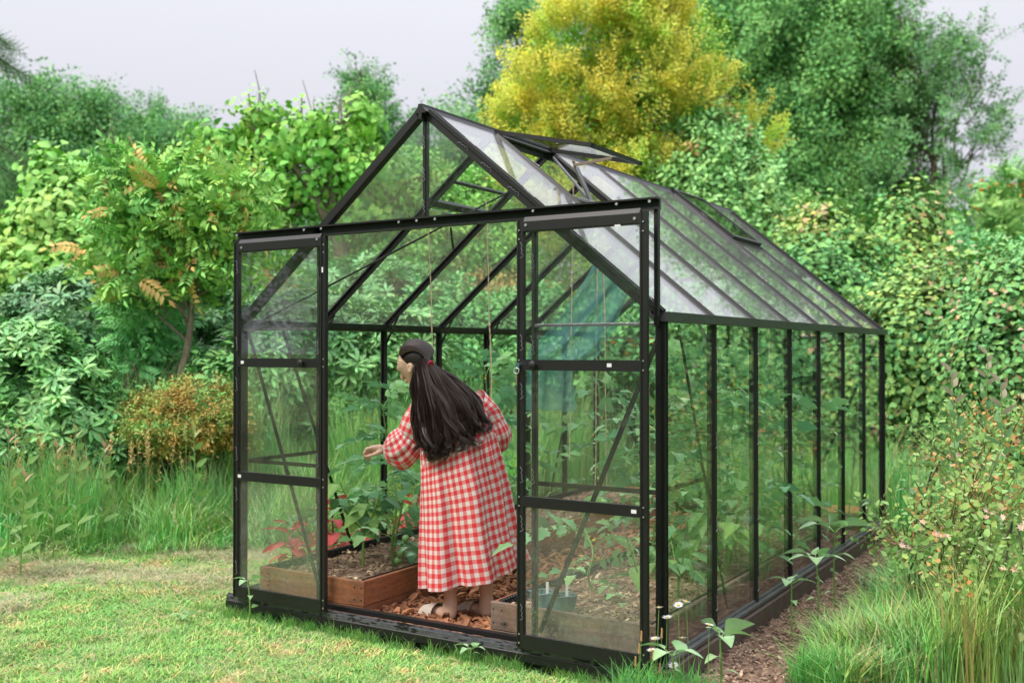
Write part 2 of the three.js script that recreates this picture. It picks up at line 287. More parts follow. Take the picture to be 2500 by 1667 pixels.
// glass
const pane = (pts, m = M.glass, parent = gh) => part('pane', sheet(pts, 0.004), m, parent);
for (const s of [-1, 1]) for (let k = 0; k < 7; k++) {
  const z0 = -k * BAY - 0.008, z1 = -(k + 1) * BAY + 0.008, o = roofN(s).multiplyScalar(-0.002), q = (x, z) => V(s * x, slope(x), z).add(o);
  pane([V(s * HW, SY + 0.015, z0), V(s * HW, EY - 0.03, z0), V(s * HW, EY - 0.03, z1), V(s * HW, SY + 0.015, z1)]);
  const top = (k === 1) || (s > 0 && k === 5) ? 0.47 : 0.03;
  pane([q(HW, z0), q(top, z0), q(top, z1), q(HW, z1)], M.glassRoof);
}
for (const z of [0, -LEN]) for (const s of [-1, 1]) {
  const e = 0.008, B = gb(s, z);
  pane([V(s * (HW - 0.02), SY + 0.02, z), V(s * (B + e), SY + 0.02, z), V(s * (B + e), EY - 0.05, z), V(s * (HW - 0.02), EY - 0.05, z)], M.glass);
  pane([V(s * (HW - 0.03), EY - 0.035, z), V(s * (B + e), EY - 0.035, z), V(s * (B + e), slope(B) - 0.02, z), V(s * (HW - 0.03), EY - 0.005, z)]);
  pane([V(s * e, 2.125, z), V(s * (BAY + (z ? -e : 0.03)), 2.125, z), V(s * e, RY - 0.035, z)]);
}
for (const s of [-1, 1]) pane([V(s * 0.008, SY + 0.02, -LEN), V(s * (BAY - 0.008), SY + 0.02, -LEN), V(s * (BAY - 0.008), 2.1, -LEN), V(s * 0.008, 2.1, -LEN)]);

// spring clips that hold the panes: a bent wire, one small mesh each
const clipGeo = (() => { const a = new Acc(), P = [[-0.009, 0], [0.008, 0.010], [-0.002, 0.024], [0.003, 0.034], [-0.004, 0.046], [0.002, 0.058], [-0.009, 0.074]].map(([x, y]) => V(x, y - 0.037, 0)); tubeInto(a, P, P.map(() => 0.0011), 4); return a.geo(); })();
function clip(pos, along, out, parent = gh) { const o = part('glazing_clip', clipGeo, M.wire, parent), y = along.clone().normalize(), x = V().crossVectors(y, out).normalize(), z = V().crossVectors(x, y); o.matrixAutoUpdate = true; o.quaternion.setFromRotationMatrix(new THREE.Matrix4().makeBasis(x, y, z)); o.position.copy(pos); return o; }
for (let k = 1; k <= 7; k++) for (const y of [0.24, 0.62, 1.02, 1.5]) clip(V(HW + 0.0145, y + (k % 2) * 0.03, -k * BAY), Y, X);
for (let k = 0; k <= 7; k++) for (const f of [0.07, 0.3, 0.55, 0.82]) { const d = V(-HW, RY - EY, 0).normalize(), n = roofN(1); clip(V(HW, EY, -k * BAY).addScaledVector(d, f * 1.6).addScaledVector(n, k ? 0.0145 : 0.02), d, n); }
for (const [x, ys] of [[-0.70, [0.3, 0.9, 1.5, 1.9]], [0.63, [0.3, 0.9, 1.5, 1.9]], [0, [2.2, 2.36, 2.52]]]) for (const y of ys) clip(V(x, y, 0.008), Y, Z);
for (const s of [-1, 1]) for (const f of [0.15, 0.4, 0.62]) { const d = V(-s * 0.62, slope(0.62) < 0 ? 0 : 0.52, 0).normalize(); clip(V(s * 0.62, 2.16, 0.012).addScaledVector(d, f * 0.8), d, Z); }

// the top rail for the doors, on struts outside the gable
bar('door_rail', V(-HW - 0.01, 2.117, 0.052), V(HW, 2.117, 0.052), [[-10, -30], [34, -30], [40, -24], [40, 20], [34, 24], [-10, 24], [-10, 16], [26, 16], [26, -22], [-10, -22]], Y);
for (const s of [-1, 1]) bar('rail_strut', V(s * (HW - 0.008), EY - 0.05, 0.035), V(s * (HW - 0.008), 2.10, 0.035), RECT(20, 26, 2), Z);
const boltGeo = new THREE.CylinderGeometry(0.0065, 0.0065, 0.004, 6); boltGeo.rotateX(PI / 2);
for (const x of [-1.22, -0.72, -0.60, -0.09, 0.02, 0.13, 0.68, 1.10, 1.255]) { const b = part('bolt', boltGeo, M.screw, gh); b.position.set(x, 2.118, 0.0945); }

// doors: both slid outwards
function door(x0, x1, label) {
  const d = new THREE.Group(); d.name = 'sliding_door'; d.userData.label = label; gh.add(d);
  const z = 0.112, y0 = SY + 0.008, y1 = 2.055, B = (n, a, b, p, o, m = M.black) => part(n, profile(a, b, p, o), m, d);
  for (const x of [x0 + 0.017, x1 - 0.017]) B('stile', V(x, y0, z), V(x, y1 + 0.02, z), STILE, Z);
  const a = x0 + 0.034, c = x1 - 0.034;
  B('header', V(a, 2.050, z), V(c, 2.050, z), [[-12, -30], [10, -30], [12, -24], [12, 18], [-2, 40], [-12, 40]].map(([u, v]) => [-u, v]), Y);
  B('cross_bar', V(a, 1.418, z), V(c, 1.418, z), [[-12, -24], [12, -24], [12, 24], [-12, 24]].map(([u, v]) => [u, v]), Y);
  B('cross_bar', V(a, 0.800, z), V(c, 0.800, z), [[-12, -24], [12, -24], [12, 24], [-12, 24]], Y);
  B('bottom_bar', V(a, 0.168, z), V(c, 0.168, z), [[-12, -32], [12, -32], [12, 26], [4, 30], [-12, 30]], Y);
  const g = (ya, yb, m) => part('pane', sheet([V(a - 0.004, ya, z - 0.002), V(c + 0.004, ya, z - 0.002), V(c + 0.004, yb, z - 0.002), V(a - 0.004, yb, z - 0.002)], 0.004), m, d);
  g(1.440, 2.022, M.glass); g(0.822, 1.396, M.glass); g(0.196, 0.778, M.glassDusty);
  for (const [xs, f] of [[x0 + 0.017, 1]]) for (const y of [0.30, 0.70, 0.92, 1.30, 1.52, 1.94]) clip(V(xs + 0.01, y, z + 0.013), Y, Z, d);
  return d;
}
const knobGeo = new THREE.LatheGeometry([[0, 0], [0.010, 0], [0.009, 0.012], [0.017, 0.016], [0.019, 0.024], [0.015, 0.029], [0, 0.031]].map(([r, y]) => new THREE.Vector2(r, y)), 20); knobGeo.rotateX(PI / 2);
const doorL = door(-1.210, -0.545, 'sliding door standing open beside the lawn'), doorR = door(0.612, 1.256, 'sliding door standing open beside the soil strip');
for (const [d, x] of [[doorL, -0.698], [doorR, 0.705]]) { const k = part('knob', knobGeo, M.black, d); k.position.set(x, 1.418, 0.124); }
for (const [d, x] of [[doorL, -0.556], [doorR, 0.624], [doorR, 1.239]]) for (const y of [2.03, 1.99, 1.44, 1.40, 0.82, 0.78, 0.20, 0.16]) { const b = part('screw', boltGeo, M.screw, d); b.scale.setScalar(0.62); b.position.set(x, y, 0.1245); }
for (const [d, x, y] of [[doorL, -1.15, 2.045], [doorL, -0.60, 2.06], [doorR, 0.66, 2.052], [doorR, 1.20, 2.045]]) { const b = part('bolt', boltGeo, M.screw, d); b.position.set(x, y, 0.1255); b.scale.setScalar(1.1); }
for (const [d, x, y, w, h] of [[doorL, -1.14, 1.42, 0.022, 0.016], [doorL, -1.16, 0.80, 0.024, 0.016], [doorR, 1.08, 1.42, 0.022, 0.016], [doorR, 1.195, 0.80, 0.024, 0.016], [doorR, 1.12, 2.02, 0.028, 0.008], [doorL, -0.562, 1.90, 0.010, 0.028]]) part('sticker', box(w, h, 0.001, x, y, 0.1255), M.white, d);
{ // lock with its key ring hanging on the right-hand door
  const cyl = new THREE.CylinderGeometry(0.011, 0.011, 0.03, 14); cyl.rotateX(PI / 2); const l = part('lock', cyl, std({ color: lin(0.3, 0.5, 0.62), metalness: 0.9, roughness: 0.25 }), doorR); l.position.set(0.627, 1.418, 0.130);
  const r = part('key_ring', new THREE.TorusGeometry(0.013, 0.002, 8, 20), M.wire, doorR); r.position.set(0.624, 1.392, 0.147);
  const kk = part('key', mergeGeometries([box(0.009, 0.012, 0.002, 0, 0, 0), box(0.005, 0.03, 0.002, 0, -0.02, 0)]), std({ color: lin(0.6, 0.45, 0.25), metalness: 0.9, roughness: 0.4 }), doorR); kk.position.set(0.624, 1.366, 0.147);
}

// roof vents on the right slope: one propped open by its opener, one closed
function vent(z0, z1, angle, label) {
  const v = new THREE.Group(); v.name = 'roof_vent'; v.userData.label = label; gh.add(v); v.position.set(0.012, RY - 0.006, 0);
  const dir = V(Math.cos(angle), -Math.sin(angle), 0), up = V(Math.sin(angle), Math.cos(angle), 0), L = 0.60, q = (t, z) => dir.clone().multiplyScalar(t).setZ(z), F = [[-12, -14], [12, -14], [12, 8], [-12, 8]];
  const B = (n, a, b) => part(n, profile(a, b, F, up), M.black, v);
  B('frame_bar', q(0, z0), q(0, z1)); B('frame_bar', q(L, z0 + 0.01), q(L, z1 - 0.01)); B('frame_bar', q(0.012, z0 - 0.012), q(L + 0.012, z0 - 0.012)); B('frame_bar', q(0.012, z1 + 0.012), q(L + 0.012, z1 + 0.012));
  part('pane', sheet([q(0.01, z0 - 0.02), q(L - 0.01, z0 - 0.02), q(L - 0.01, z1 + 0.02), q(0.01, z1 + 0.02)], 0.004), M.glass, v);
  return v;
}
const ventOpen = vent(-BAY, -2 * BAY, 0.222, 'roof vent propped wide open');
const ventShut = vent(-5 * BAY, -6 * BAY, Math.atan2(RY - EY, HW) - 0.012, 'closed roof vent'); ventShut.position.y += 0.012; ventShut.position.x += 0.008;
{
  const q = (x, z) => V(x, slope(x), z), up = roofN(1);
  bar('vent_bar', q(0.50, -BAY - 0.008), q(0.50, -2 * BAY + 0.008), [[-18, -16], [18, -16], [18, 6], [-18, 6]], up);
  bar('vent_bar', q(0.485, -5 * BAY - 0.008), q(0.485, -6 * BAY + 0.008), [[-18, -16], [18, -16], [18, 6], [-18, 6]], up);
  bar('vent_opener', V(0.572, 2.535, -0.94), V(0.335, 2.518, -0.94), RECT(9, 16, 1), Y, M.tan);
  bar('vent_opener', V(0.335, 2.518, -0.95), V(0.435, 2.31, -0.95), RECT(16, 9, 1), Z, M.tan);
  part('vent_opener', tube([V(0.36, 2.50, -0.93), V(0.455, 2.30, -0.93)], 0.012, 0.012, 10), M.alu, gh);
  bar('vent_opener', V(0.06, 2.63, -1.20), V(0.42, 2.32, -0.97), RECT(12, 14, 1), Y, M.alu);
  part('vent_opener', tube([V(0.34, 2.52, -0.955), V(0.33, 2.545, -0.94)], 0.008, 0.008, 8), M.tan, gh);
}
// ---------------------------------------------------------------- plants: the kit
// outlines: half width along the length of a leaf, 0..1
const OUT = {
  ovate: (t) => Math.pow(Math.sin(PI * Math.pow(t, 0.72)), 0.85), lance: (t) => Math.pow(Math.sin(PI * Math.pow(t, 0.9)), 0.8), obov: (t) => Math.pow(Math.sin(PI * Math.pow(t, 1.25)), 0.8),
  heart: (t) => Math.pow(Math.sin(PI * Math.pow(Math.min(1, t * 0.93 + 0.07), 0.5)), 0.8), round: (t) => Math.sqrt(Math.max(0, 1 - (2 * t - 1) ** 2)),
};
// one leaf from p along dir, its upper face towards up
function leafInto(acc, p, dir, up, L, W, o = {}) {
  const n = o.n ?? 3, droop = o.droop ?? 0.3, fold = o.fold ?? 0.25, out = OUT[o.shape ?? 'ovate'], col = o.col ?? [1, 1, 1], wav = o.wave ?? 0, jag = o.jag ?? 0;
  const d = dir.clone().normalize(), x = V().crossVectors(d, up).normalize(), u = V().crossVectors(x, d).normalize();
  const base = acc.n, c2 = o.vein ?? col;
  for (let k = 0; k <= n; k++) {
    const t = k / n, w = (k === 0 || k === n ? 0 : out(t)) * W / 2 * (1 + (k % 2 ? jag : -jag)), along = L * (t - 0.08 * droop * t * t), down = -droop * L * t * t * 0.6;
    const c = p.clone().addScaledVector(d, along).addScaledVector(u, down), lift = w * fold + wav * W * Math.sin(t * 9 + base);
    acc.v(c.x - x.x * w + u.x * lift, c.y - x.y * w + u.y * lift, c.z - x.z * w + u.z * lift, 0, t, col);
    acc.v(c.x, c.y, c.z, 0.5, t, c2);
    acc.v(c.x + x.x * w + u.x * lift, c.y + x.y * w + u.y * lift, c.z + x.z * w + u.z * lift, 1, t, col);
  }
  for (let k = 0; k < n; k++) { const a = base + k * 3; if (k === 0) { acc.t(a + 1, a + 4, a + 3); acc.t(a + 1, a + 5, a + 4); } else if (k === n - 1) { acc.t(a, a + 1, a + 4); acc.t(a + 1, a + 2, a + 4); } else { acc.q(a, a + 1, a + 4, a + 3); acc.q(a + 1, a + 2, a + 5, a + 4); } }
}
const rv = (r) => { let v; do v = V(r() * 2 - 1, r() * 2 - 1, r() * 2 - 1); while (v.lengthSq() > 1 || v.lengthSq() < 0.01); return v.normalize(); };
const tint = (r, a) => { const k = 1 + (r() - 0.5) * a, h = (r() - 0.5) * a * 0.5; return [k * (1 + h), k, k * (1 - h)]; };
// a twig of alternate leaves along +y
function sprig(seed, o) {
  const r = rng(seed), a = new Acc(), n = o.leaves, H = o.h, brown = o.twig ?? [0.55, 0.42, 0.3];
  tubeInto(a, [V(0, 0, 0), V(0.01, H * 0.5, 0.01), V(0, H, 0)], [o.tr ?? 0.004, 0.003, 0.001], 3, 1, brown);
  for (let k = 0; k < n; k++) {
    const t = (k + 0.4) / n, ang = k * 2.4 + r() * 0.8, el = lerp(o.el0 ?? -0.1, o.el1 ?? 0.9, t) + (r() - 0.5) * 0.5, L = o.L * (0.7 + 0.5 * r());
    const d = V(Math.cos(ang) * Math.cos(el), Math.sin(el), Math.sin(ang) * Math.cos(el)), p = V(0, t * H, 0).addScaledVector(d, (o.petiole ?? 0.2) * L + (o.spread ?? 0) * r());
    leafInto(a, p, d, V(0, 1, 0).addScaledVector(rv(r), 0.45), L, L * o.W * (0.85 + 0.3 * r()), { ...o.leaf, col: tint(r, o.var ?? 0.5) });
  }
  return a.geo();
}
// a rosette of leaves at a shoot tip
function whorl(seed, n, L, W, o = {}) {
  const r = rng(seed), a = new Acc();
  if (o.stem) tubeInto(a, [V(0, -o.stem, 0), V(0, 0, 0)], [0.006, 0.005], 4, 1, [0.7, 0.62, 0.4]);
  for (let k = 0; k < n; k++) { const ang = k / n * 2 * PI + r() * 0.5, el = (o.el ?? 0.25) + (r() - 0.5) * 0.6, d = V(Math.cos(ang) * Math.cos(el), Math.sin(el), Math.sin(ang) * Math.cos(el)), l = L * (0.7 + 0.45 * r()); leafInto(a, d.clone().multiplyScalar(0.012).add(V(0, -r() * 0.03, 0)), d, V(0, 1, 0), l, l * W, { shape: o.shape ?? 'obov', droop: o.droop ?? 0.35, fold: o.fold ?? 0.3, n: o.n ?? 3, col: tint(r, o.var ?? 0.4) }); }
  return a.geo();
}
// a feathered leaf along +y arching over
function frond(seed, pairs, L, l, W, o = {}) {
  const r = rng(seed), a = new Acc(), P = []; for (let k = 0; k <= 8; k++) { const t = k / 8; P.push(V(0, L * (t - 0.15 * t * t), L * (o.arch ?? 0.5) * t * t)); }
  tubeInto(a, P, P.map((_, k) => 0.003 * (1 - k / 10)), 3, 1, o.rachis ?? [0.8, 0.9, 0.5]);
  const c = new THREE.CatmullRomCurve3(P);
  for (let k = 0; k < pairs; k++) for (const s of [-1, 1]) { const t = 0.18 + 0.8 * k / pairs, p = c.getPoint(t), T = c.getTangent(t), d = V(s, 0, 0).addScaledVector(T, 0.55).add(V(0, 0, 0.12)).normalize(), f = l * (0.65 + 0.5 * Math.sin(PI * Math.min(1, t * 0.9))) * (0.85 + 0.3 * r()); leafInto(a, p, d, V(0, 0.6, -0.8).addScaledVector(rv(r), 0.25), f, f * W, { droop: 0.35, n: o.n ?? 3, shape: o.shape, jag: o.jag, col: tint(r, o.var ?? 0.3) }); }
  leafInto(a, P[8], V(0, 0.5, 0.8), V(0, 0.8, -0.5), l * 1.1, l * W, { n: o.n ?? 3, jag: o.jag, shape: o.shape, col: tint(r, 0.3) });
  return a.geo();
}
// leaf sprays spread through a crown of lobes [x, y, z, rx, ry, rz] in the parent's space
function crown(parent, name, geos, mat, lobes, count, o = {}) {
  const r = rng(o.seed ?? 1), A = o.colA, B = o.colB, sets = geos.map(() => []), W = lobes.map((l) => Math.pow(l[3] * l[4] * l[5], 0.66)), sum = W.reduce((x, y) => x + y, 0);
  const q = new THREE.Quaternion(), m = new THREE.Matrix4(), up = V(0, 1, 0), spin = new THREE.Quaternion(), off = (o.seed ?? 1) * 3.7;
  let tries = 0, made = 0;
  while (made < count && tries++ < count * 6) {
    let k = 0, w = r() * sum; while (w > W[k] && k < lobes.length - 1) w -= W[k++];
    const l = lobes[k], d = rv(r), f = Math.pow(lerp((o.shell ?? 0.45) ** 3, 1, r()), 1 / 3) * (1 + (o.rough ?? 0.12) * N3(d.x * 2.2 + off, d.y * 2.2, d.z * 2.2)), p = V(l[0] + d.x * l[3] * f, l[1] + d.y * l[4] * f, l[2] + d.z * l[5] * f);
    if (p.y < (o.floor ?? 0.02)) continue;
    const s = o.ns ?? 1.6, c = N3(p.x * s + off, p.y * s, p.z * s);
    if (c < (o.gap ?? -0.35)) continue;
    const dir = d.clone().multiplyScalar(o.outward ?? 0.7).addScaledVector(up, o.up ?? 0.5).addScaledVector(rv(r), o.wild ?? 0.55).normalize();
    q.setFromUnitVectors(up, dir); spin.setFromAxisAngle(up, r() * 6.28); q.multiply(spin);
    const sc = (o.scale ?? 1) * (0.7 + 0.6 * r());
    m.compose(p, q, V(sc, sc, sc));
    const t = clamp(0.5 + 0.5 * N3(p.x * (o.cs ?? 1.1) - off, p.y * (o.cs ?? 1.1), p.z * (o.cs ?? 1.1)) + (r() - 0.5) * 0.7, 0, 1), h = 1 + (r() - 0.5) * 0.25;
    const col = o.pick && r() < o.pick[0] ? o.pick[1] : null;
    sets[Math.floor(r() * geos.length)].push([m.clone(), col ? [col[0] * h, col[1] * h, col[2] * h] : [lerp(A[0], B[0], t) * h, lerp(A[1], B[1], t) * h, lerp(A[2], B[2], t) * h]]);
    made++;
  }
  return sets.map((S, k) => scatter(parent, name, geos[k], mat, S)).filter(Boolean);
}
const C0 = new THREE.Color(), fresh = ([r, g, b]) => (g > r * 1.15 ? [r * 0.98, g * 1.2, b * 1.05] : [r, g, b]);   // summer greens lean to the blue side
function scatter(parent, name, geo, mat, S) {
  if (!S.length) return null;
  const im = shade(new THREE.InstancedMesh(geo, mat, S.length)); im.name = parent === scene ? numbered(name) : name;
  S.forEach(([m, c], i) => { im.setMatrixAt(i, m); im.setColorAt(i, C0.setRGB(...fresh(c))); });
  im.userData.kind = 'stuff'; parent.add(im); return im;
}
// trunk and limbs: chains of points with radii, one mesh
function limbs(parent, name, list, mat, sides = 7) { const a = new Acc(); for (const [pts, r0, r1] of list) { const P = new THREE.CatmullRomCurve3(pts).getPoints(Math.max(4, pts.length * 4)); tubeInto(a, P, P.map((_, k) => lerp(r0, r1, k / (P.length - 1))), sides, 1); } return part(name, a.geo(), mat, parent); }
function forkInto(list, r, from, to, rad, depth) { const mid = from.clone().lerp(to, 0.5).addScaledVector(rv(r), from.distanceTo(to) * 0.14); list.push([[from.clone(), mid, to.clone()], rad, rad * 0.45]); if (depth > 0) for (let k = 0; k < 3; k++) { const s = from.clone().lerp(to, 0.35 + 0.5 * r()), e = to.clone().addScaledVector(rv(r), Math.min(0.4, from.distanceTo(to) * 0.3)); forkInto(list, r, s, e, rad * 0.5, depth - 1); } }

const G = {
  broad: [1, 2].map((s) => sprig(100 + s, { leaves: 18, h: 0.32, L: 0.072, W: 0.6, spread: 0.04, leaf: { n: 3, droop: 0.5 }, var: 0.6 })),
  clump: [1, 2, 3].map((s) => sprig(110 + s, { leaves: 24, h: 0.42, L: 0.085, W: 0.62, spread: 0.18, leaf: { n: 2, droop: 0.4 }, var: 0.6 })),
  fine: [1, 2].map((s) => sprig(120 + s, { leaves: 26, h: 0.34, L: 0.055, W: 0.62, spread: 0.05, el0: 0.1, leaf: { n: 2, droop: 0.3 }, var: 0.4 })),
  big: [1, 2].map((s) => sprig(130 + s, { leaves: 13, h: 0.34, L: 0.135, W: 0.72, petiole: 0.35, spread: 0.08, el0: -0.6, el1: 0.4, leaf: { n: 4, droop: 0.8, shape: 'ovate' }, var: 0.5 })),
  whorl: [1, 2, 3].map((s) => whorl(140 + s, 9, 0.112, 0.30, { stem: 0.12, var: 0.55 })),
  feather: [1, 2].map((s) => frond(150 + s, 6, 0.36, 0.10, 0.42, { arch: 0.6, var: 0.45 })),
  rowan: [1, 2].map((s) => frond(160 + s, 7, 0.24, 0.062, 0.34, { arch: 0.5 })),
  ivy: [1, 2].map((s) => sprig(170 + s, { leaves: 17, h: 0.36, L: 0.062, W: 0.78, petiole: 0.4, spread: 0.06, el0: -0.4, el1: 0.6, leaf: { n: 3, droop: 0.5, shape: 'ovate' }, var: 0.65 })),
  rose: [1, 2].map((s) => sprig(180 + s, { leaves: 14, h: 0.28, L: 0.034, W: 0.66, petiole: 0.5, spread: 0.05, leaf: { n: 3, droop: 0.3 }, var: 0.45 })),
  needle: (() => { const r = rng(190), a = new Acc(); for (let b = 0; b < 9; b++) { const s = b % 2 ? 1 : -1, p0 = V(0, b * 0.045, 0), p1 = V(s * (0.2 - b * 0.015), b * 0.045 + 0.1, 0.02 * (r() - 0.5)); tubeInto(a, [p0, p1], [0.003, 0.001], 3, 1, [0.6, 0.5, 0.3]); for (let k = 0; k < 22; k++) { const t = k / 22, p = p0.clone().lerp(p1, t); leafInto(a, p, V(s * 0.4, 0.5, 0).add(rv(r)), V(0, 0, 1), 0.028, 0.005, { n: 2, col: tint(r, 0.4) }); } } return [a.geo()]; })(),
};
// grass: a tuft of blades with the root at the origin
function tuft(seed, n, h, w, spread, lean) { const r = rng(seed), a = new Acc(); for (let k = 0; k < n; k++) { const ang = r() * 6.28, rr = Math.sqrt(r()) * spread, H = h * (0.5 + 0.6 * r()), p = V(Math.cos(ang) * rr, 0, Math.sin(ang) * rr), b = r() * 6.28, le = lean * (0.3 + r()) * H, d = V(Math.cos(b) * le, 0, Math.sin(b) * le), c = tint(r, 0.6), tip = [c[0] * 1.05, c[1], c[2]], wd = w * (0.7 + 0.6 * r()), sx = -Math.sin(b) * wd, sz = Math.cos(b) * wd; const i = a.v(p.x - sx, -0.01, p.z - sz, 0, 0, c); a.v(p.x + sx, -0.01, p.z + sz, 1, 0, c); a.v(p.x + d.x * 0.3 - sx * 0.8, H * 0.58, p.z + d.z * 0.3 - sz * 0.8, 0, 0.5, c); a.v(p.x + d.x * 0.3 + sx * 0.8, H * 0.58, p.z + d.z * 0.3 + sz * 0.8, 1, 0.5, c); a.v(p.x + d.x, H * (1 - 0.25 * lean), p.z + d.z, 0.5, 1, tip); a.q(i, i + 1, i + 3, i + 2); a.t(i + 2, i + 3, i + 4); } return a.geo(); }
G.lawn = [1, 2, 3].map((s) => tuft(200 + s, 13, 0.045, 0.0021, 0.035, 0.85));
G.tall = [1, 2, 3].map((s) => tuft(210 + s, 24, 0.62, 0.0034, 0.08, 0.42));
G.mid = [1, 2].map((s) => tuft(220 + s, 20, 0.22, 0.003, 0.06, 0.5));
G.seedStalk = [1, 2].map((s) => { const r = rng(230 + s), a = new Acc(), H = 0.8; tubeInto(a, [V(0, 0, 0), V(0.02, H * 0.5, 0), V(0.06, H, 0.02)], [0.0022, 0.0018, 0.001], 3, 1, [0.75, 0.85, 0.5]); for (let k = 0; k < 26; k++) { const t = k / 26, p = V(0.06 - 0.02 * t, H - 0.16 * t, 0.02); leafInto(a, p, rv(r).add(V(0, 0.7, 0)), V(0, 0, 1), 0.022 + 0.02 * t, 0.007, { n: 2, col: [1.5, 1.05, 0.8] }); } return a.geo(); });
function field(parent, name, geos, mat, n, seed, where, o) {          // where(r) -> [x, z] or null
  const r = rng(seed), sets = geos.map(() => []), m = new THREE.Matrix4(), q = new THREE.Quaternion(), e = new THREE.Euler(); let t = 0, made = 0;
  while (made < n && t++ < n * 8) {
    const w = where(r); if (!w) continue;
    const [x, z] = w, s = (o.s0 ?? 0.7) + (o.s1 ?? 0.6) * r(), hs = s * (o.height ? o.height(x, z) : 1);
    q.setFromEuler(e.set((r() - 0.5) * 0.25, r() * 6.28, (r() - 0.5) * 0.25)); m.compose(V(x, bump(x, z) + (o.y ?? 0), z), q, V(s, hs, s));
    const c = o.color(x, z, r); sets[Math.floor(r() * geos.length)].push([m.clone(), c]); made++;
  }
  sets.forEach((S, k) => { const im = scatter(parent, name, geos[k], mat, S); if (im && parent === scene) tag(im, o.label, o.category, null, 'stuff'); });
}
// ---------------------------------------------------------------- grass
const house = (x, z, e = 0.05) => Math.abs(x) < GH.w + e && z < 0.06 + e && z > -GH.len - e;
const edge = (x, z) => z - (-1.32 - (x + 2.6) * 1.05) + 0.18 * N2(x * 1.3, z * 1.3);       // > 0 on the mown side of the long grass, left of the house
const bed = (x, z) => x > 1.66 + 0.08 * N2(x * 2, z * 2) + clamp(z + 1.2, 0, 1) * 0.25;  // the rough ground on the right
{
  const see = (x0, x1, z0, z1) => (r) => { const x = lerp(x0, x1, r()), z = lerp(z0, z1, r()); return [x, z]; };
  const lawnCol = (x, z, r) => { const d = 0.5 + 0.5 * N2(x * 1.6, z * 1.6) + 0.35 * N2(x * 5, z * 5), dry = d > 0.95 || r() < 0.13; return dry ? [0.62 + r() * 0.14, 0.56 + r() * 0.12, 0.28] : [lerp(0.20, 0.38, r() * 0.6 + d * 0.25), lerp(0.40, 0.50, r()), lerp(0.10, 0.17, r())]; };
  const onLawn = (x, z) => !house(x, z, 0.09) && !inSoil(x, z) && (x > -1.2 || edge(x, z) > -0.1) && !(x > 1.2 && z < -0.1);
  const pick = (r) => { const f = Math.pow(r(), 0.8), D = lerp(4.1, 9.5, f * f * 0.6 + f * 0.4), u = lerp(-200, 2300, r()), p = atGround(u, D); return onLawn(p.x, p.z) ? [p.x, p.z] : null; };
  field(scene, 'lawn_grass', G.lawn, M.bladeSolid, 60000, 301, pick, { color: lawnCol, label: 'short mown lawn grass in front of the greenhouse', category: 'grass', s0: 0.6, s1: 0.8 });
  // longer tufts left standing against the plinth and here and there in the lawn
  field(scene, 'lawn_tufts', G.mid, M.blade, 420, 302, (r) => { if (r() < 0.62) { const x = lerp(-1.5, 1.3, r()); return [x, 0.09 + 0.07 * r()]; } const x = lerp(-4.2, 1.3, r()), z = lerp(-0.8, 2.5, r()); return onLawn(x, z) && N2(x * 1.1 + 3, z * 1.1) > 0.45 ? [x, z] : null; }, { color: (x, z, r) => [0.14 + 0.12 * r(), 0.34 + 0.1 * r(), 0.08], label: 'longer green tufts along the plinth and in the lawn', category: 'grass', s0: 0.16, s1: 0.4 });
  // rows of dry clippings left by the mower
  const straw = (() => { const r = rng(9), a = new Acc(); for (let k = 0; k < 14; k++) { const p = V((r() - 0.5) * 0.12, r() * 0.018, (r() - 0.5) * 0.12), d = V(r() - 0.5, (r() - 0.4) * 0.25, r() - 0.5); leafInto(a, p, d, V(0, 1, 0), 0.05 + 0.05 * r(), 0.003, { n: 2, col: tint(r, 0.5) }); } return [a.geo()]; })();
  const rows = [[[-5.4, -0.15], [-4.2, -0.62], [-3.0, -1.0], [-2.2, -1.15]], [[-4.3, 0.55], [-3.4, 0.14], [-2.7, -0.18], [-1.75, -0.52]], [[-3.1, 0.95], [-2.6, 0.75], [-2.3, 0.62]]].map((P) => new THREE.CatmullRomCurve3(P.map(([x, z]) => V(x, 0, z))));
  field(scene, 'grass_clippings', straw, M.bladeSolid, 5200, 303, (r) => { const c = rows[r() < 0.45 ? 0 : r() < 0.85 ? 1 : 2], p = c.getPoint(r()), s = (r() + r() + r() - 1.5) * 0.30; return [p.x + s * 0.5, p.z + s]; }, { color: (x, z, r) => { const k = r(); return k < 0.75 ? [0.46 + 0.16 * r(), 0.38 + 0.12 * r(), 0.22 + 0.08 * r()] : [0.24, 0.3, 0.12]; }, label: 'dry straw-coloured clippings in rows on the lawn', category: 'clippings', y: 0.022 });
  field(scene, 'loose_clippings', straw, M.bladeSolid, 2600, 304, (r) => { const p = pick(r); return p && N2(p[0] * 0.9 + 8, p[1] * 0.9) > 0.1 ? p : null; }, { color: (x, z, r) => [0.44 + 0.16 * r(), 0.38 + 0.12 * r(), 0.22], label: 'thin scatter of cut grass drying over the lawn', category: 'clippings', y: 0.02, s0: 0.4 });
  // long grass at the back left and round the far end
  const gcol = (x, z, r) => { const k = r(); return k < 0.12 ? [0.56, 0.54, 0.28] : [lerp(0.18, 0.36, r()), lerp(0.42, 0.56, r()), lerp(0.11, 0.20, r())]; };
  field(scene, 'long_grass', G.tall, M.bladeSolid, 8200, 305, (r) => { const D = lerp(6.4, 12, Math.pow(r(), 0.8)), u = lerp(-250, 1500, r()), p = atGround(u, D); return !house(p.x, p.z, 0.2) && p.x < -1.4 && edge(p.x, p.z) < 0.05 ? [p.x, p.z] : null; }, { color: gcol, label: 'tall uncut meadow grass below the shrubs behind the lawn', category: 'grass', s0: 0.5, s1: 0.8, height: (x, z) => clamp(0.25 - edge(x, z) * 0.7, 0.22, 1.5) * (1 + 0.45 * N2(x * 1.1, z * 1.1)) });
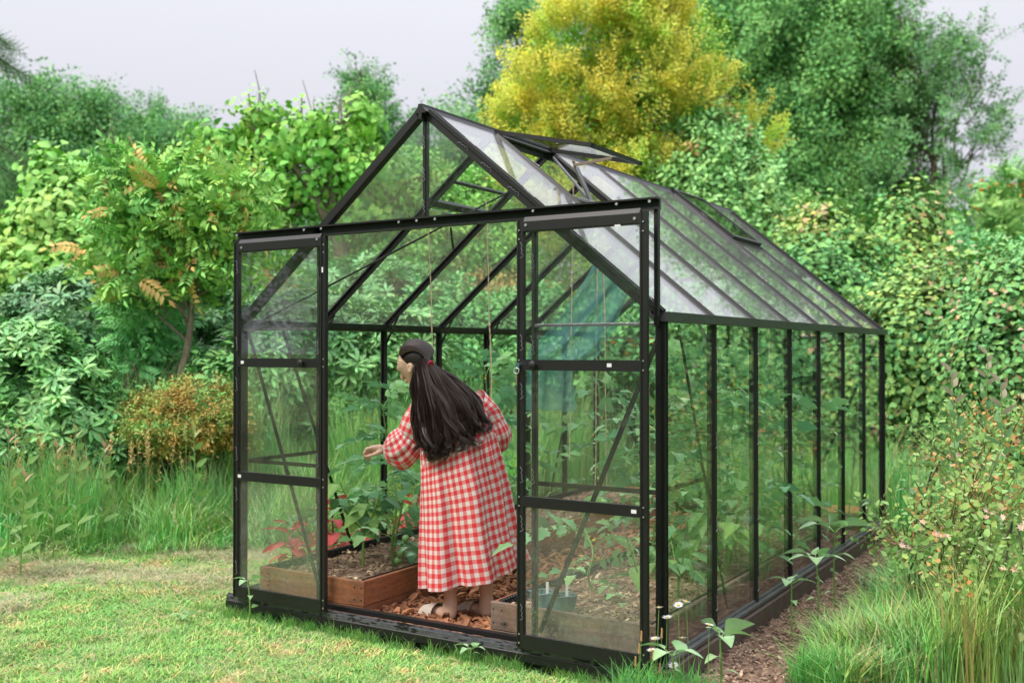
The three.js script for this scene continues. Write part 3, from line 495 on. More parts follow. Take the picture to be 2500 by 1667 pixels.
  field(scene, 'meadow_grass', G.tall, M.bladeSolid, 2600, 306, (r) => { const x = lerp(-4, 6, r()), z = lerp(-10, -4.7, r()); return [x, z]; }, { color: gcol, label: 'uncut grass behind the far end of the greenhouse', category: 'grass', s0: 0.5, s1: 0.7 });
  field(scene, 'seed_heads', G.seedStalk, M.bladeSolid, 150, 307, (r) => { const D = lerp(7, 10, r()), u = lerp(-50, 640, r()), p = atGround(u, D); return edge(p.x, p.z) < -0.3 && !house(p.x, p.z, 0.2) ? [p.x, p.z] : null; }, { color: (x, z, r) => [0.42 + 0.1 * r(), 0.46, 0.26], label: 'thin grass stalks with tan seed heads in the meadow', category: 'grass', s0: 0.7, s1: 0.5 });
  // the rough on the right
  field(scene, 'rough_grass', G.tall, M.bladeSolid, 5200, 308, (r) => { const D = lerp(4.35, 10, Math.pow(r(), 0.9)), u = lerp(1800, 2750, r()), p = atGround(u, D); return bed(p.x, p.z) && !inSoil(p.x - 0.06, p.z) && !house(p.x, p.z, 0.15) ? [p.x, p.z] : null; }, { color: (x, z, r) => (r() < 0.14 ? [0.56, 0.5, 0.27] : [lerp(0.14, 0.42, r() * 0.6 + 0.2 + 0.3 * N2(x * 1.7, z * 1.7)), lerp(0.36, 0.56, r()), lerp(0.10, 0.18, r())]), label: 'lush green uncut grass beside the soil strip', category: 'grass', s0: 0.45, s1: 0.6, height: (x, z) => clamp(0.25 + (x - 1.7) * 0.85, 0.25, 1.1) * (1 + 0.4 * N2(x * 1.4, z * 1.4)) });
  field(scene, 'grass_clumps', G.mid, M.blade, 240, 309, (r) => { const a = r() * 6.28, k = Math.sqrt(r()); return r() < 0.5 ? [1.86 + Math.cos(a) * 0.12 * k, -0.42 + Math.sin(a) * 0.14 * k] : [1.40 + Math.cos(a) * 0.22 * k, 0.24 + Math.sin(a) * 0.14 * k]; }, { color: (x, z, r) => [0.12 + 0.08 * r(), 0.36 + 0.1 * r(), 0.09], label: 'bright green grass clumps on the bare soil by the corner', category: 'grass', s0: 0.5, s1: 0.6 });
}
let layChips;
// crumbs and chips on the soil, bark on the path
{
  const chipGeo = [1, 2, 3, 4].map((s) => {                  // a splinter of bark: a bent, tapering shard with ragged ends
    const r = rng(60 + s), a = new Acc(), n = 5, rows = []; for (let k = 0; k <= n; k++) { const t = k / n, w = (0.006 + 0.006 * Math.sin(PI * t)) * (0.6 + 0.8 * r()), y = 0.006 * Math.sin(PI * t) * (s % 2 ? 1 : -0.6), x = (t - 0.5) * 0.068, th = 0.003 + 0.003 * r(), z = (r() - 0.5) * 0.006; rows.push([[x, y + th, z - w], [x + (r() - 0.5) * 0.008, y + th + 0.002, z + w], [x, y - th, z + w * 0.9], [x, y - th, z - w]]); }
    for (let k = 0; k < n; k++) for (let e = 0; e < 4; e++) { const A = rows[k][e], B = rows[k][(e + 1) % 4], C = rows[k + 1][(e + 1) % 4], D = rows[k + 1][e], i0 = a.v(...A); a.v(...B); a.v(...C); a.v(...D); a.q(i0, i0 + 1, i0 + 2, i0 + 3); }
    for (const [R, f] of [[rows[0], 1], [rows[n], 0]]) { const i0 = a.v(...R[0]); a.v(...R[1]); a.v(...R[2]); a.v(...R[3]); f ? a.q(i0 + 3, i0 + 2, i0 + 1, i0) : a.q(i0, i0 + 1, i0 + 2, i0 + 3); }
    return a.geo();
  });
  const lay = (name, label, cat, n, seed, where, color, o) => { const r = rng(seed), sets = chipGeo.map(() => []), e = new THREE.Euler(), q = new THREE.Quaternion(), m = new THREE.Matrix4(); let t = 0, k = 0; while (k < n && t++ < n * 8) { const w = where(r); if (!w) continue; const s = o.s0 + o.s1 * r(); q.setFromEuler(e.set((r() - 0.5) * o.tilt, r() * 6.28, (r() - 0.5) * o.tilt)); m.compose(V(w[0], w[1] + r() * o.pile, w[2]), q, V(s * (0.6 + 0.8 * r()), s, s * (0.5 + r()))); sets[k % 4].push([m.clone(), color(r)]); k++; } sets.forEach((S, i) => tag(scatter(o.parent ?? scene, name, chipGeo[i], M.chip, S), o.parent ? null : label, o.parent ? null : cat, null, 'stuff')); };
  layChips = lay;
  lay('bark_mulch', 'coarse reddish bark chips covering the path between the beds', 'bark', 2600, 61, (r) => { const x = lerp(-0.45, 0.34, r()), z = lerp(0.0, -4.2, Math.pow(r(), 1.3)); return [x, 0.035 + 0.05 * Math.pow(Math.abs(x + 0.05) / 0.42, 3), z]; }, (r) => { const k = 0.55 + 0.9 * r(); return [0.30 * k, 0.135 * k, 0.068 * k]; }, { s0: 0.5, s1: 1.1, tilt: 1.0, pile: 0.035 });
  lay('soil_crumbs', 'woody crumbs and splinters strewn over the soil strip', 'mulch', 5200, 62, (r) => { const x = lerp(1.3, 2.1, r()), z = lerp(0.4, -4.3, Math.pow(r(), 1.4)); return inSoil(x, z) ? [x, 0.022 + 0.02 * N2(x * 7, z * 7), z] : null; }, (r) => { const k = 0.5 + r(); return r() < 0.1 ? [0.52 * k, 0.38 * k, 0.26 * k] : [0.30 * k, 0.20 * k, 0.145 * k]; }, { s0: 0.12, s1: 0.38, tilt: 0.9, pile: 0.012 });
}
// ---------------------------------------------------------------- raised beds
function raisedBed(label, x0, x1, z0, z1, frontMat) {
  const b = thing('raised_bed', label, 'raised bed', V((x0 + x1) / 2, 0, (z0 + z1) / 2), 'raised beds in the greenhouse'), cx = b.position.x, cz = b.position.z, T = 0.026, r = rng(Math.round(x0 * 100) + 500);
  const plank = (w, h, d, x, y, z, m) => { const long = Math.max(w, d), ax = w > d ? X : Z, o = part('plank', profile(V(x, y, z).addScaledVector(ax, -long / 2), V(x, y, z).addScaledVector(ax, long / 2), RECT((w > d ? d : w) * 1000, h * 1000, 3), Y), m, b); const uv = o.geometry.attributes.uv, s = r() * 5, t = r() * 3; for (let i = 0; i < uv.count; i++) uv.setXY(i, uv.getY(i) + s, uv.getX(i) + t); return o; };
  for (let row = 0; row < 2; row++) {
    const y = 0.067 + row * 0.1355;
    for (const [x, side] of [[x0 + T / 2, -1], [x1 - T / 2, 1]]) { const cut = row ? 0.44 : 0.61; let za = z0 - T - 0.001; for (const f of [cut, 1]) { const zb = lerp(z0 - T, z1 + T, f); plank(T, 0.133, za - zb - 0.002, x - cx, y, (za + zb) / 2 - cz, frontMat && side > 0 ? frontMat : M.wood[row ? 1 : 0]); za = zb; } }
    plank(x1 - x0 + 0.004, 0.133, T, 0, y, z0 - T / 2 - cz, frontMat ?? M.wood[row]); plank(x1 - x0 + 0.004, 0.133, T, 0, y, z1 + T / 2 - cz, M.wood[row]);
  }
  const scr = new THREE.CylinderGeometry(0.0045, 0.0045, 0.002, 8); scr.rotateX(PI / 2);
  for (const x of [x0 + 0.013, x1 - 0.013, x0 + 0.06, x1 - 0.06]) for (const y of [0.035, 0.1, 0.17, 0.235]) { const s = part('screw', scr, M.liner, b); s.position.set(x - cx, y, z0 + 0.001 - cz); }
  const s = new Acc(), nx = 14, nz = 70; for (let j = 0; j <= nz; j++) for (let i = 0; i <= nx; i++) { const x = lerp(x0 + T, x1 - T, i / nx), z = lerp(z0 - T, z1 + T, j / nz); s.v(x - cx, 0.225 + 0.014 * N2(x * 6, z * 6) + 0.008 * N2(x * 17, z * 17), z - cz, x, z); } for (let j = 0; j < nz; j++) for (let i = 0; i < nx; i++) { const k = j * (nx + 1) + i; s.q(k, k + 1, k + nx + 2, k + nx + 1); }
  const sm = M.soil.clone(); sm.map = rep(M.soil.map, 2, 2); sm.bumpMap = sm.map; part('soil', s.geo(), sm, b);
  // studded liner standing up inside the boards
  const dim = new THREE.SphereGeometry(0.0085, 6, 4), geos = [];
  for (const [x, f] of [[x0 + T + 0.004, 1], [x1 - T - 0.004, -1]]) { geos.push(box(0.004, 0.075, Math.abs(z1 - z0) - 2 * T, x - cx, 0.238, 0).toNonIndexed()); for (let z = z0 - 0.05, k = 0; z > z1 + 0.05; z -= 0.023, k++) for (const y of [0.247, 0.266]) { const d = dim.clone().toNonIndexed(); d.translate(x + f * 0.004 - cx, y, z + (y > 0.25 ? 0.011 : 0) - cz); geos.push(d); } }
  part('liner', mergeGeometries(geos), M.liner, b);
  layChips('mulch', null, null, 2600, Math.round(x0 * 100) + 900, (q) => { const x = lerp(x0 + 0.05, x1 - 0.05, q()), z = lerp(z0 - 0.05, z1 + 0.05, Math.pow(q(), 1.5)); return [x - cx, 0.228 + 0.014 * N2(x * 6, z * 6), z - cz]; }, (q) => { const k = 0.5 + q(); return q() < 0.15 ? [0.56 * k, 0.44 * k, 0.30 * k] : [0.34 * k, 0.235 * k, 0.165 * k]; }, { s0: 0.12, s1: 0.55, tilt: 0.7, pile: 0.012, parent: b });
  return b;
}
raisedBed('stained wooden raised bed on the lawn side of the bark path', -1.205, -0.455, -0.075, -4.25);
raisedBed('wooden raised bed with greyer weathered boards along the right wall', 0.345, 1.205, -0.075, -3.75, M.woodGrey);

// ---------------------------------------------------------------- twine, net, pots
{
  const lines = [['lawn side', -0.55, 2.20, -0.78, 0.75, -0.86], ['doorway', -0.30, 2.38, -1.02, 0.9, -1.1], ['net', -0.02, 2.55, -1.6, 0.8, -1.55], ['net', 0.08, 2.5, -1.75, 0.55, -1.7], ['net', 0.24, 2.4, -1.5, 0.5, -1.55], ['net', 0.30, 2.38, -2.0, 0.5, -2.05], ['net', 0.50, 2.2, -1.55, 0.5, -1.62], ['wall', 0.72, 2.05, -2.1, 0.5, -2.05], ['wall', 0.82, 1.95, -2.9, 0.5, -2.95]];
  const lab = ['twine with a knot hanging just right of the ridge post, over the left bed', 'twine hanging straight down in the middle of the doorway', 'twine leftmost behind the right-hand door', 'twine crossing the green net, second behind the right-hand door', 'twine in front of the middle of the green net', 'twine on the right-hand edge of the green net', 'twine hanging beside the stile of the right-hand door', 'twine behind the first pane of the right wall', 'twine behind the second pane of the right wall'];
  lines.forEach(([, x, y, z, y1, z1], k) => {
    const t = thing('hanging_twine', lab[k], 'twine', V(x, y, z), 'twine hung from the roof for the plants'), r = rng(700 + k), P = []; for (let i = 0; i <= 14; i++) { const f = i / 14; P.push(V((r() - 0.5) * 0.006, (y1 - y) * f, (z1 - z) * f + (r() - 0.5) * 0.006)); }
    const a = new Acc(); for (const ph of [0, PI]) { const Q = new THREE.CatmullRomCurve3(P).getPoints(120).map((p, i) => V(p.x + Math.cos(i * 0.9 + ph) * 0.0023, p.y, p.z + Math.sin(i * 0.9 + ph) * 0.0023)); tubeInto(a, Q, Q.map(() => 0.0025), 4); }
    part('cord', a.geo(), M.twine, t);
    const kn = new Acc(); tubeInto(kn, [V(0, 0.012, 0), V(0.002, 0, 0), V(0, -0.014, 0)], [0.003, 0.007, 0.003], 6); const kp = part('knot', kn.geo(), M.twine, t); kp.position.copy(P[k % 2 ? 7 : 5]);
  });
}
{ // green shade net swagged from the roof, its end hanging down
  const a = new Acc(), nu = 46, nv = 80;
  const top = [at(1452, 640, 6.7), at(1540, 715, 6.35)], low = [at(1285, 855, 6.5), at(1395, 900, 6.25)], end = [at(1280, 1000, 6.5), at(1405, 1005, 6.25)];
  for (let j = 0; j <= nv; j++) for (let i = 0; i <= nu; i++) {
    const s = i / nu, t = j / nv, L = (A) => A[0].clone().lerp(A[1], s);
    let p; if (t < 0.52) { const f = t / 0.52; p = L(top).lerp(L(low), f); p.y -= 0.14 * Math.sin(PI * f) * (0.35 + 0.6 * s); } else { const f = (t - 0.52) / 0.48; p = L(low).lerp(L(end), f); }
    const fold = Math.sin(s * 17 + t * 3) * 0.030 + Math.sin(s * 31 + t * 5) * 0.014 + 0.012 * N2(s * 6, t * 8); p.add(V(0.8, 0.2, 0.5).multiplyScalar(fold)); a.v(p.x, p.y, p.z, s * 0.6, t * 1.6);
  }
  for (let j = 0; j < nv; j++) for (let i = 0; i < nu; i++) { const k = j * (nu + 1) + i; a.q(k, k + 1, k + nu + 2, k + nu + 1); }
  const al = tex(128, 128, (u, v) => { const w = Math.abs(Math.sin(u * PI * 24)) > 0.5 || Math.abs(Math.sin(v * PI * 24)) > 0.55 ? 0.62 : 0.14; return [w, w, w]; }); al.repeat.set(8, 8);
  const t = thing('shade_net', 'translucent blue-green shade net draped from the roof beside the right-hand door', 'shade net', V(0, 0, 0));
  part('netting', a.geo(), phys({ color: lin(0.06, 0.33, 0.32), roughness: 1, transmission: 0.45, thickness: 0, side: THREE.DoubleSide, transparent: true, alphaMap: al }), t);
}
{ // terracotta pot at the far end
  const p = thing('terracotta_pot', 'wide terracotta pot behind the far right wall panes', 'pot', V(1.03, 0.02, -4.12));
  part('pot_body', new THREE.LatheGeometry([[0, 0], [0.10, 0], [0.145, 0.16], [0.15, 0.17], [0.172, 0.172], [0.176, 0.22], [0.168, 0.226], [0.150, 0.222], [0.142, 0.17], [0.09, 0.02], [0, 0.02]].map(([x, y]) => new THREE.Vector2(x, y)), 40), M.terracotta, p);
  const s = new THREE.CircleGeometry(0.142, 24); s.rotateX(-PI / 2); s.translate(0, 0.165, 0); part('soil', s, M.soil, p);
}
for (const [k, x, z, a, lab] of [[0, 0.565, -0.20, 0.2, 'square blue-green seedling pot nearer the path, by the bed front'], [1, 0.675, -0.20, 0.05, 'square blue-green seedling pot farther from the path, by the bed front']]) {
  const p = thing('seedling_pot', lab, 'pot', V(x, 0.222, z), 'small plastic pots on the bed'); p.rotation.y = a;
  const c = new THREE.CylinderGeometry(0.072, 0.055, 0.095, 4, 1, true); c.rotateY(PI / 4); c.translate(0, 0.0475, 0); const m = M.potGreen.clone(); m.side = THREE.DoubleSide; part('pot_body', c.toNonIndexed(), m, p).geometry.computeVertexNormals();
  const rim = new THREE.TorusGeometry(0.072, 0.005, 5, 4); rim.rotateX(PI / 2); rim.rotateY(0); rim.translate(0, 0.095, 0); part('rim', rim, M.potGreen, p);
  const s = box(0.085, 0.004, 0.085, 0, 0.07, 0); part('soil', s, M.soil, p);
  part('plant_tag', box(0.014, 0.09, 0.002, 0.02, 0.10, 0), M.white, p);
}

// ---------------------------------------------------------------- plants in the beds
const tomLeaf = [1, 2, 3].map((s) => { const r = rng(800 + s), a = new Acc(), P = []; for (let k = 0; k <= 6; k++) { const t = k / 6; P.push(V(0, 0.06 * t - 0.20 * t * t, 0.30 * t)); } tubeInto(a, P, P.map((_, k) => 0.003 - 0.0003 * k), 4, 1, [0.9, 1.05, 0.6]); const c = new THREE.CatmullRomCurve3(P); for (const [t, l] of [[0.35, 0.075], [0.48, 0.03], [0.6, 0.095], [0.72, 0.035], [0.84, 0.085]]) for (const s2 of [-1, 1]) leafInto(a, c.getPoint(t), V(s2, -0.15 + 0.3 * r(), 0.5), V(0, 1, 0).addScaledVector(rv(r), 0.5), l * (0.8 + 0.4 * r()), l * 0.62, { n: 6, jag: 0.22, droop: 0.6, wave: 0.03, col: tint(r, 0.35) }); leafInto(a, P[6], V(0, -0.5, 1), V(0, 1, 0.3), 0.11, 0.075, { n: 6, jag: 0.22, droop: 0.5, col: tint(r, 0.35) }); return a.geo(); });
const pepLeaf = [1, 2, 3].map((s) => { const r = rng(820 + s), a = new Acc(); tubeInto(a, [V(0, 0, 0), V(0, 0.01, 0.05)], [0.0025, 0.002], 4, 1, [0.8, 1, 0.6]); leafInto(a, V(0, 0.01, 0.045), V(0, 0.1 - 0.5 * r(), 1), V(0, 1, 0), 0.14, 0.068, { n: 6, droop: 0.8, wave: 0.03, shape: 'ovate', fold: 0.22, col: tint(r, 0.2), vein: [1.25, 1.2, 1.15] }); return a.geo(); });
const starGeo = (() => { const a = new Acc(); for (let k = 0; k < 5; k++) { const g = k / 5 * 6.28; leafInto(a, V(0, 0, 0), V(Math.cos(g), -0.3, Math.sin(g)), V(0, 1, 0), 0.014, 0.006, { n: 2, col: [1, 1, 1] }); } return a.geo(); })();
const leafM = (r, g, b, gloss, trans = 0.4) => { const m = (gloss ? M.leafGlossy : M.leaf).clone(); m.color = lin(r, g, b); m.transmission = trans; return m; };
const MT = [leafM(0.20, 0.48, 0.20), leafM(0.28, 0.58, 0.22), leafM(0.14, 0.38, 0.17)], MP = [leafM(0.14, 0.36, 0.10, 1), leafM(0.25, 0.48, 0.10, 1), leafM(0.08, 0.24, 0.10, 1)], MY = (() => { const m = M.petal.clone(); m.color = lin(0.85, 0.68, 0.03); return m; })();
const fruitM = phys({ color: lin(0.20, 0.38, 0.12), roughness: 0.3, clearcoat: 0.4 });
function orient(o, dir, roll, r) { o.quaternion.setFromUnitVectors(V(0, 0, 1), dir.clone().normalize()); const up = V(0, 1, 0).applyQuaternion(o.quaternion); if (up.y < 0) o.quaternion.multiply(new THREE.Quaternion().setFromAxisAngle(V(0, 0, 1), PI)); o.rotateZ(roll); }
function tomato(x, z, h, n, label, seed, lean = 0, fruits = 0) {
  const t = thing('tomato_plant', label, 'tomato plant', V(x, 0.222, z), 'tomato plants in the raised beds'), r = rng(seed), P = []; for (let k = 0; k <= 7; k++) { const f = k / 7; P.push(V(lean * f * f + 0.03 * Math.sin(f * 9 + seed), h * f, 0.03 * Math.cos(f * 7 + seed))); }
  const c = new THREE.CatmullRomCurve3(P); { const a = new Acc(), Q = c.getPoints(28); tubeInto(a, Q, Q.map((_, k) => lerp(0.0085, 0.003, k / 28)), 6); part('stem', a.geo(), M.stem, t); }
  for (let k = 0; k < n; k++) { const f = 0.1 + 0.9 * (k + 0.5) / n, p = c.getPoint(f), a = k * 2.4 + r() * 0.7, o = part('leaf', tomLeaf[k % 3], MT[Math.floor(r() * 3)], t); o.position.copy(p); orient(o, V(Math.cos(a), 0.25 + 0.5 * f * r() + (f > 0.85 ? 0.7 : 0), Math.sin(a)), (r() - 0.5) * 0.6); o.scale.setScalar((f > 0.85 ? 0.6 : 0.8) + 0.4 * r()); }
  for (let k = 0; k < Math.round(n / 5); k++) { const p = c.getPoint(0.3 + 0.7 * r()); for (let j = 0; j < 3; j++) { const o = part('flower', starGeo, MY, t); o.position.copy(p).add(V((r() - 0.5) * 0.16, (r() - 0.5) * 0.06, (r() - 0.5) * 0.16)); o.rotation.set(r() * 2, r() * 6, r()); } }
  for (let k = 0; k < fruits; k++) { const o = part('fruit', new THREE.SphereGeometry(0.02 + 0.006 * r(), 12, 8), fruitM, t); o.position.set(0.035 + 0.02 * k, 0.05 + 0.045 * k, 0.03 + 0.01 * r()); }
  return t;
}
function pepper(x, z, h, n, label, seed, mats = MP, s = 1, cat = 'pepper plant', nm = 'pepper_plant') {
  const t = thing(nm, label, cat, V(x, 0.222, z), cat + 's in the raised beds'), r = rng(seed), stems = new Acc(), tips = [[V(0, 0, 0), V(0.01, h * 0.5, 0)]];
  tubeInto(stems, [V(0, -0.01, 0), V(0.006, h * 0.28, 0), V(0.01, h * 0.55, 0)], [0.007, 0.006, 0.005], 6); const forks = [];
  for (let k = 0; k < 4; k++) { const a = k * 1.6 + r(), e = V(Math.cos(a) * h * 0.3, h * (0.8 + 0.2 * r()), Math.sin(a) * h * 0.3), s0 = V(0.01, h * (0.35 + 0.2 * r()), 0), m = s0.clone().lerp(e, 0.5).add(V(0, -0.03, 0)); tubeInto(stems, [s0, m, e], [0.0045, 0.004, 0.003], 5); forks.push([s0, m, e]); }
  part('stem', stems.geo(), M.stem, t);
  for (let k = 0; k < n; k++) { const F = forks[k % 4], f = r(), p = f < 0.5 ? F[0].clone().lerp(F[1], f * 2) : F[1].clone().lerp(F[2], f * 2 - 1), a = r() * 6.28, o = part('leaf', pepLeaf[k % 3], mats[Math.floor(r() * mats.length)], t); o.position.copy(p); orient(o, V(Math.cos(a), -0.1 + 0.5 * r(), Math.sin(a)), (r() - 0.5) * 0.5); o.scale.setScalar(s * (0.75 + 0.5 * r())); }
  for (let k = 0; k < 3; k++) { const o = part('flower', starGeo, MY, t); o.position.set((r() - 0.5) * 0.12, h * (0.35 + 0.3 * r()), (r() - 0.5) * 0.12); o.rotation.set(r() * 3, r() * 3, 0); }
  return t;
}
pepper(-0.83, -0.52, 0.46, 24, 'dark green pepper plant nearest the front of the left bed', 901, [MP[0], MP[2], MP[2], MP[1]], 1.05);
pepper(-1.06, -0.30, 0.36, 14, 'pale pepper plant behind the left door, low in the left bed', 902, [MP[1], MP[0]], 0.85);
tomato(-0.66, -0.62, 0.95, 16, 'leaning tomato plant with green fruits beside the red checked dress', 903, -0.12, 4);
pepper(-0.64, -1.12, 0.5, 22, 'second pepper plant of the left bed, half hidden by the dress', 921, [MP[0], MP[2]], 1.0);
pepper(-1.0, -0.72, 0.5, 22, 'pepper plant of the left bed with drooping yellow-green leaves', 922, [MP[1], MP[1], MP[0]], 1.05);
tomato(-0.98, -1.05, 1.05, 22, 'tomato plant the person is reaching for in the left bed', 904, 0.05);
tomato(-0.75, -1.7, 1.15, 22, 'tomato plant in the left bed seen just right of the long dark hair', 905);
tomato(-0.95, -2.5, 1.2, 22, 'tomato plant in the left bed behind the green net', 906);
tomato(-0.70, -3.3, 1.2, 20, 'tomato plant farthest back in the left bed', 907);
tomato(0.62, -0.62, 0.42, 9, 'low ragged tomato plant behind the seedling pots', 908, -0.06);
tomato(0.66, -1.35, 1.18, 38, 'bushy tomato plant behind the right-hand door', 909);
tomato(0.98, -1.75, 1.2, 40, 'bushy tomato plant behind the first pane of the right wall', 910);
tomato(0.60, -2.2, 1.2, 34, 'tomato plant on the path side, middle of the right bed', 911);
tomato(0.95, -2.65, 1.15, 36, 'tomato plant behind the second pane of the right wall', 912);
tomato(0.70, -3.2, 1.1, 28, 'tomato plant near the far end of the right bed', 913);
pepper(1.06, -0.28, 0.42, 13, 'yellow-green pepper plant behind the corner post', 914, [MP[1], MP[0]], 0.95);
pepper(1.02, -0.78, 0.34, 16, 'bright pepper plant in the right bed behind the first wall pane', 915, [MP[1], MP[0]]);
pepper(0.85, -1.25, 0.32, 16, 'low pepper plant between tomato stems in the right bed', 916, [MP[0], MP[1]]);
pepper(1.05, -1.4, 0.40, 18, 'leafy pepper plant behind the second wall pane', 917, [MP[1], MP[0]]);
pepper(1.05, -2.15, 0.46, 18, 'light green pepper plant behind the third wall pane', 918, [MP[1], MP[0]]);
pepper(0.98, -3.0, 0.5, 18, 'light green pepper plant behind the fourth wall pane', 919, [MP[1], MP[0]]);
pepper(1.0, -3.55, 0.55, 18, 'light green pepper plant at the far end of the right bed', 920, [MP[0], MP[1]]);
// red-leaved plants outside the left wall
const redLeaf = (() => { const a = new Acc(); leafInto(a, V(0, 0, 0.03), V(0, -0.15, 1), V(0, 1, 0), 0.22, 0.125, { n: 6, droop: 0.7, fold: 0.3, wave: 0.03, vein: [1.5, 1.1, 1.2] }); tubeInto(a, [V(0, 0, 0), V(0, 0, 0.04)], [0.004, 0.003], 4); return a.geo(); })();
const MR = [leafM(0.46, 0.022, 0.035, 0, 0.4), leafM(0.32, 0.018, 0.03, 0, 0.35), leafM(0.40, 0.07, 0.06, 0, 0.35)];
[[-1.58, -0.72, 0.36, 'red-leaved plant outside the left wall, behind the left door'], [-1.60, -1.12, 0.44, 'red-leaved plant outside the left wall, tallest, at the door edge'], [-1.58, -1.55, 0.40, 'red-leaved plant outside the left wall, behind the pepper plant'], [-1.6, -2.05, 0.36, 'red-leaved plant outside the left wall, farthest along']].forEach(([x, z, h, lab], k) => {
  const t = thing('red_leaved_plant', lab, 'plant', V(x, 0, z), 'red-leaved plants along the left wall'), r = rng(950 + k); part('stem', tube([V(0, 0, 0), V(0.01, h * 0.5, 0), V(0, h, 0)], 0.01, 0.005, 6), MR[1], t);
  for (let j = 0; j < 19; j++) { const f = 0.25 + 0.75 * j / 18, a = j * 2.4 + r(), o = part('leaf', redLeaf, MR[j % 3], t); o.position.set(0, h * f, 0); orient(o, V(Math.cos(a), f > 0.8 ? 0.9 : 0.25, Math.sin(a)), (r() - 0.5) * 0.4); o.scale.setScalar(lerp(1.15, 0.6, f) * (0.8 + 0.4 * r())); }
});
// ---------------------------------------------------------------- shrubs and trees around the garden
// lobes are given as sightings [u, v, half width, half height] at a distance of D metres, and built at that distance with their real size
function lobesAt(D, list, base, deep = 1) { return list.map(([u, v, ru, rv_, dd]) => { const d = D + (dd ?? 0), p = at(u, v, d), k = d / 2500; return [p.x - base.x, p.y - base.y, p.z - base.z, ru * k * Math.sqrt(deep), rv_ * k, ru * k * Math.sqrt(deep)]; }); }
function bush(name, label, cat, D, u0, list, geos, mat, count, o, group) {
  const base = atGround(u0, D), t = thing(name, label, cat, base, group), L = lobesAt(D, list, base), r = rng(o.seed), S = [];
  for (const l of L) for (let k = 0; k < 3; k++) S.push([[V((r() - 0.5) * 0.3, 0, (r() - 0.5) * 0.3), V(l[0] * 0.5 + (r() - 0.5) * 0.3, l[1] * 0.5, l[2] * 0.5), V(l[0] + (r() - 0.5) * l[3], l[1] + l[4] * 0.5 * r(), l[2] + (r() - 0.5) * l[5])], o.rad ?? 0.022, 0.005]);
  limbs(t, 'branch', S, o.bark ?? M.bark, 5); crown(t, 'foliage', geos, mat, L, count, o); return t;
}
function tree(name, label, cat, D, trunkPts, rad, list, geos, mat, count, o, group) {
  const base = atGround(trunkPts[0][0], D), t = thing(name, label, cat, base, group), r = rng(o.seed + 5), L = lobesAt(D, list, base), rel = (u, v, dd = 0) => at(u, v, D + dd).sub(base), S = [];
  const pts = [V(0, -0.1, 0), ...trunkPts.slice(1).map(([u, v]) => rel(u, v))]; S.push([pts, rad, rad * 0.4]);
  limbs(t, 'trunk', S, o.bark ?? M.bark, 9);
  const B = [], c = new THREE.CatmullRomCurve3(pts); for (const l of L) { const f = clamp(0.45 + 0.5 * r(), 0, 1); forkInto(B, r, c.getPoint(f), V(l[0], l[1] + l[4] * 0.25, l[2]), rad * 0.34, o.forks ?? 2); }
  limbs(t, 'branches', B, o.bark ?? M.bark, 5);
  crown(t, 'crown', geos, mat, L, count, o); for (const x of o.extra ?? []) crown(t, x.name ?? 'crown', x.geos ?? geos, x.mat ?? mat, lobesAt(D, x.list, base), x.count, { ...o, ...x });
  return t;
}
const rhoA = [0.15, 0.34, 0.12], rhoB = [0.28, 0.50, 0.18];
// rhododendrons, left to right
bush('rhododendron', 'rhododendron at the left edge of the picture, nearest the long grass', 'shrub', 8.6, 60, [[-60, 960, 180, 190], [130, 1010, 190, 150], [60, 890, 160, 110], [230, 1090, 130, 90]], G.whorl, M.leafWax, 2835, { seed: 11, colA: rhoA, colB: rhoB, up: 0.8, gap: -0.45 }, 'rhododendrons behind the lawn');
bush('rhododendron', 'tall rhododendron below the pale forked tree trunk', 'shrub', 10.6, 320, [[180, 790, 190, 130], [370, 730, 170, 90, 0.8], [520, 830, 150, 110, 1.2], [280, 920, 200, 110, 0.8], [480, 950, 120, 80, 0.8]], G.whorl, M.leafWax, 4050, { seed: 12, colA: [0.11, 0.25, 0.11], colB: [0.24, 0.40, 0.18], up: 0.8, gap: -0.3 }, 'rhododendrons behind the lawn');
bush('rhododendron', 'low rhododendron against the left door of the greenhouse', 'shrub', 9.4, 560, [[560, 950, 130, 110], [640, 900, 120, 120], [560, 1060, 120, 80]], G.whorl, M.leafWax, 2025, { seed: 13, colA: rhoA, colB: rhoB, up: 0.8, gap: -0.5 }, 'rhododendrons behind the lawn');
bush('rhododendron', 'rhododendron seen through the doorway above the outstretched arm', 'shrub', 10.0, 860, [[760, 840, 170, 150], [900, 900, 170, 170], [830, 1020, 170, 110], [980, 860, 130, 120]], G.whorl, M.leafWax, 3510, { seed: 14, colA: rhoA, colB: [0.26, 0.46, 0.16], up: 0.8, gap: -0.5 }, 'rhododendrons behind the lawn');
bush('rhododendron', 'rhododendron behind the roof bars left of the hanging twine', 'shrub', 12.2, 740, [[700, 740, 200, 110], [920, 730, 180, 110], [1050, 760, 140, 110]], G.whorl, M.leafWax, 2970, { seed: 15, colA: rhoA, colB: rhoB, up: 0.8, gap: -0.5 }, 'rhododendrons behind the lawn');
bush('leafy_shrub', 'fresh green shrub behind the doorway, right of the dark hair', 'shrub', 11.5, 1150, [[1080, 900, 140, 150], [1200, 960, 140, 130], [1300, 900, 130, 150]], G.broad, M.leafSolid, 2970, { seed: 16, colA: [0.14, 0.34, 0.12], colB: [0.24, 0.46, 0.16] });
bush('russet_shrub', 'russet tinted shrub seen through the doorway near the right-hand door', 'shrub', 12.5, 1200, [[1190, 820, 90, 90], [1270, 870, 90, 120]], G.fine, M.leafSolid, 1300, { seed: 17, colA: [0.46, 0.26, 0.08], colB: [0.40, 0.34, 0.12] });
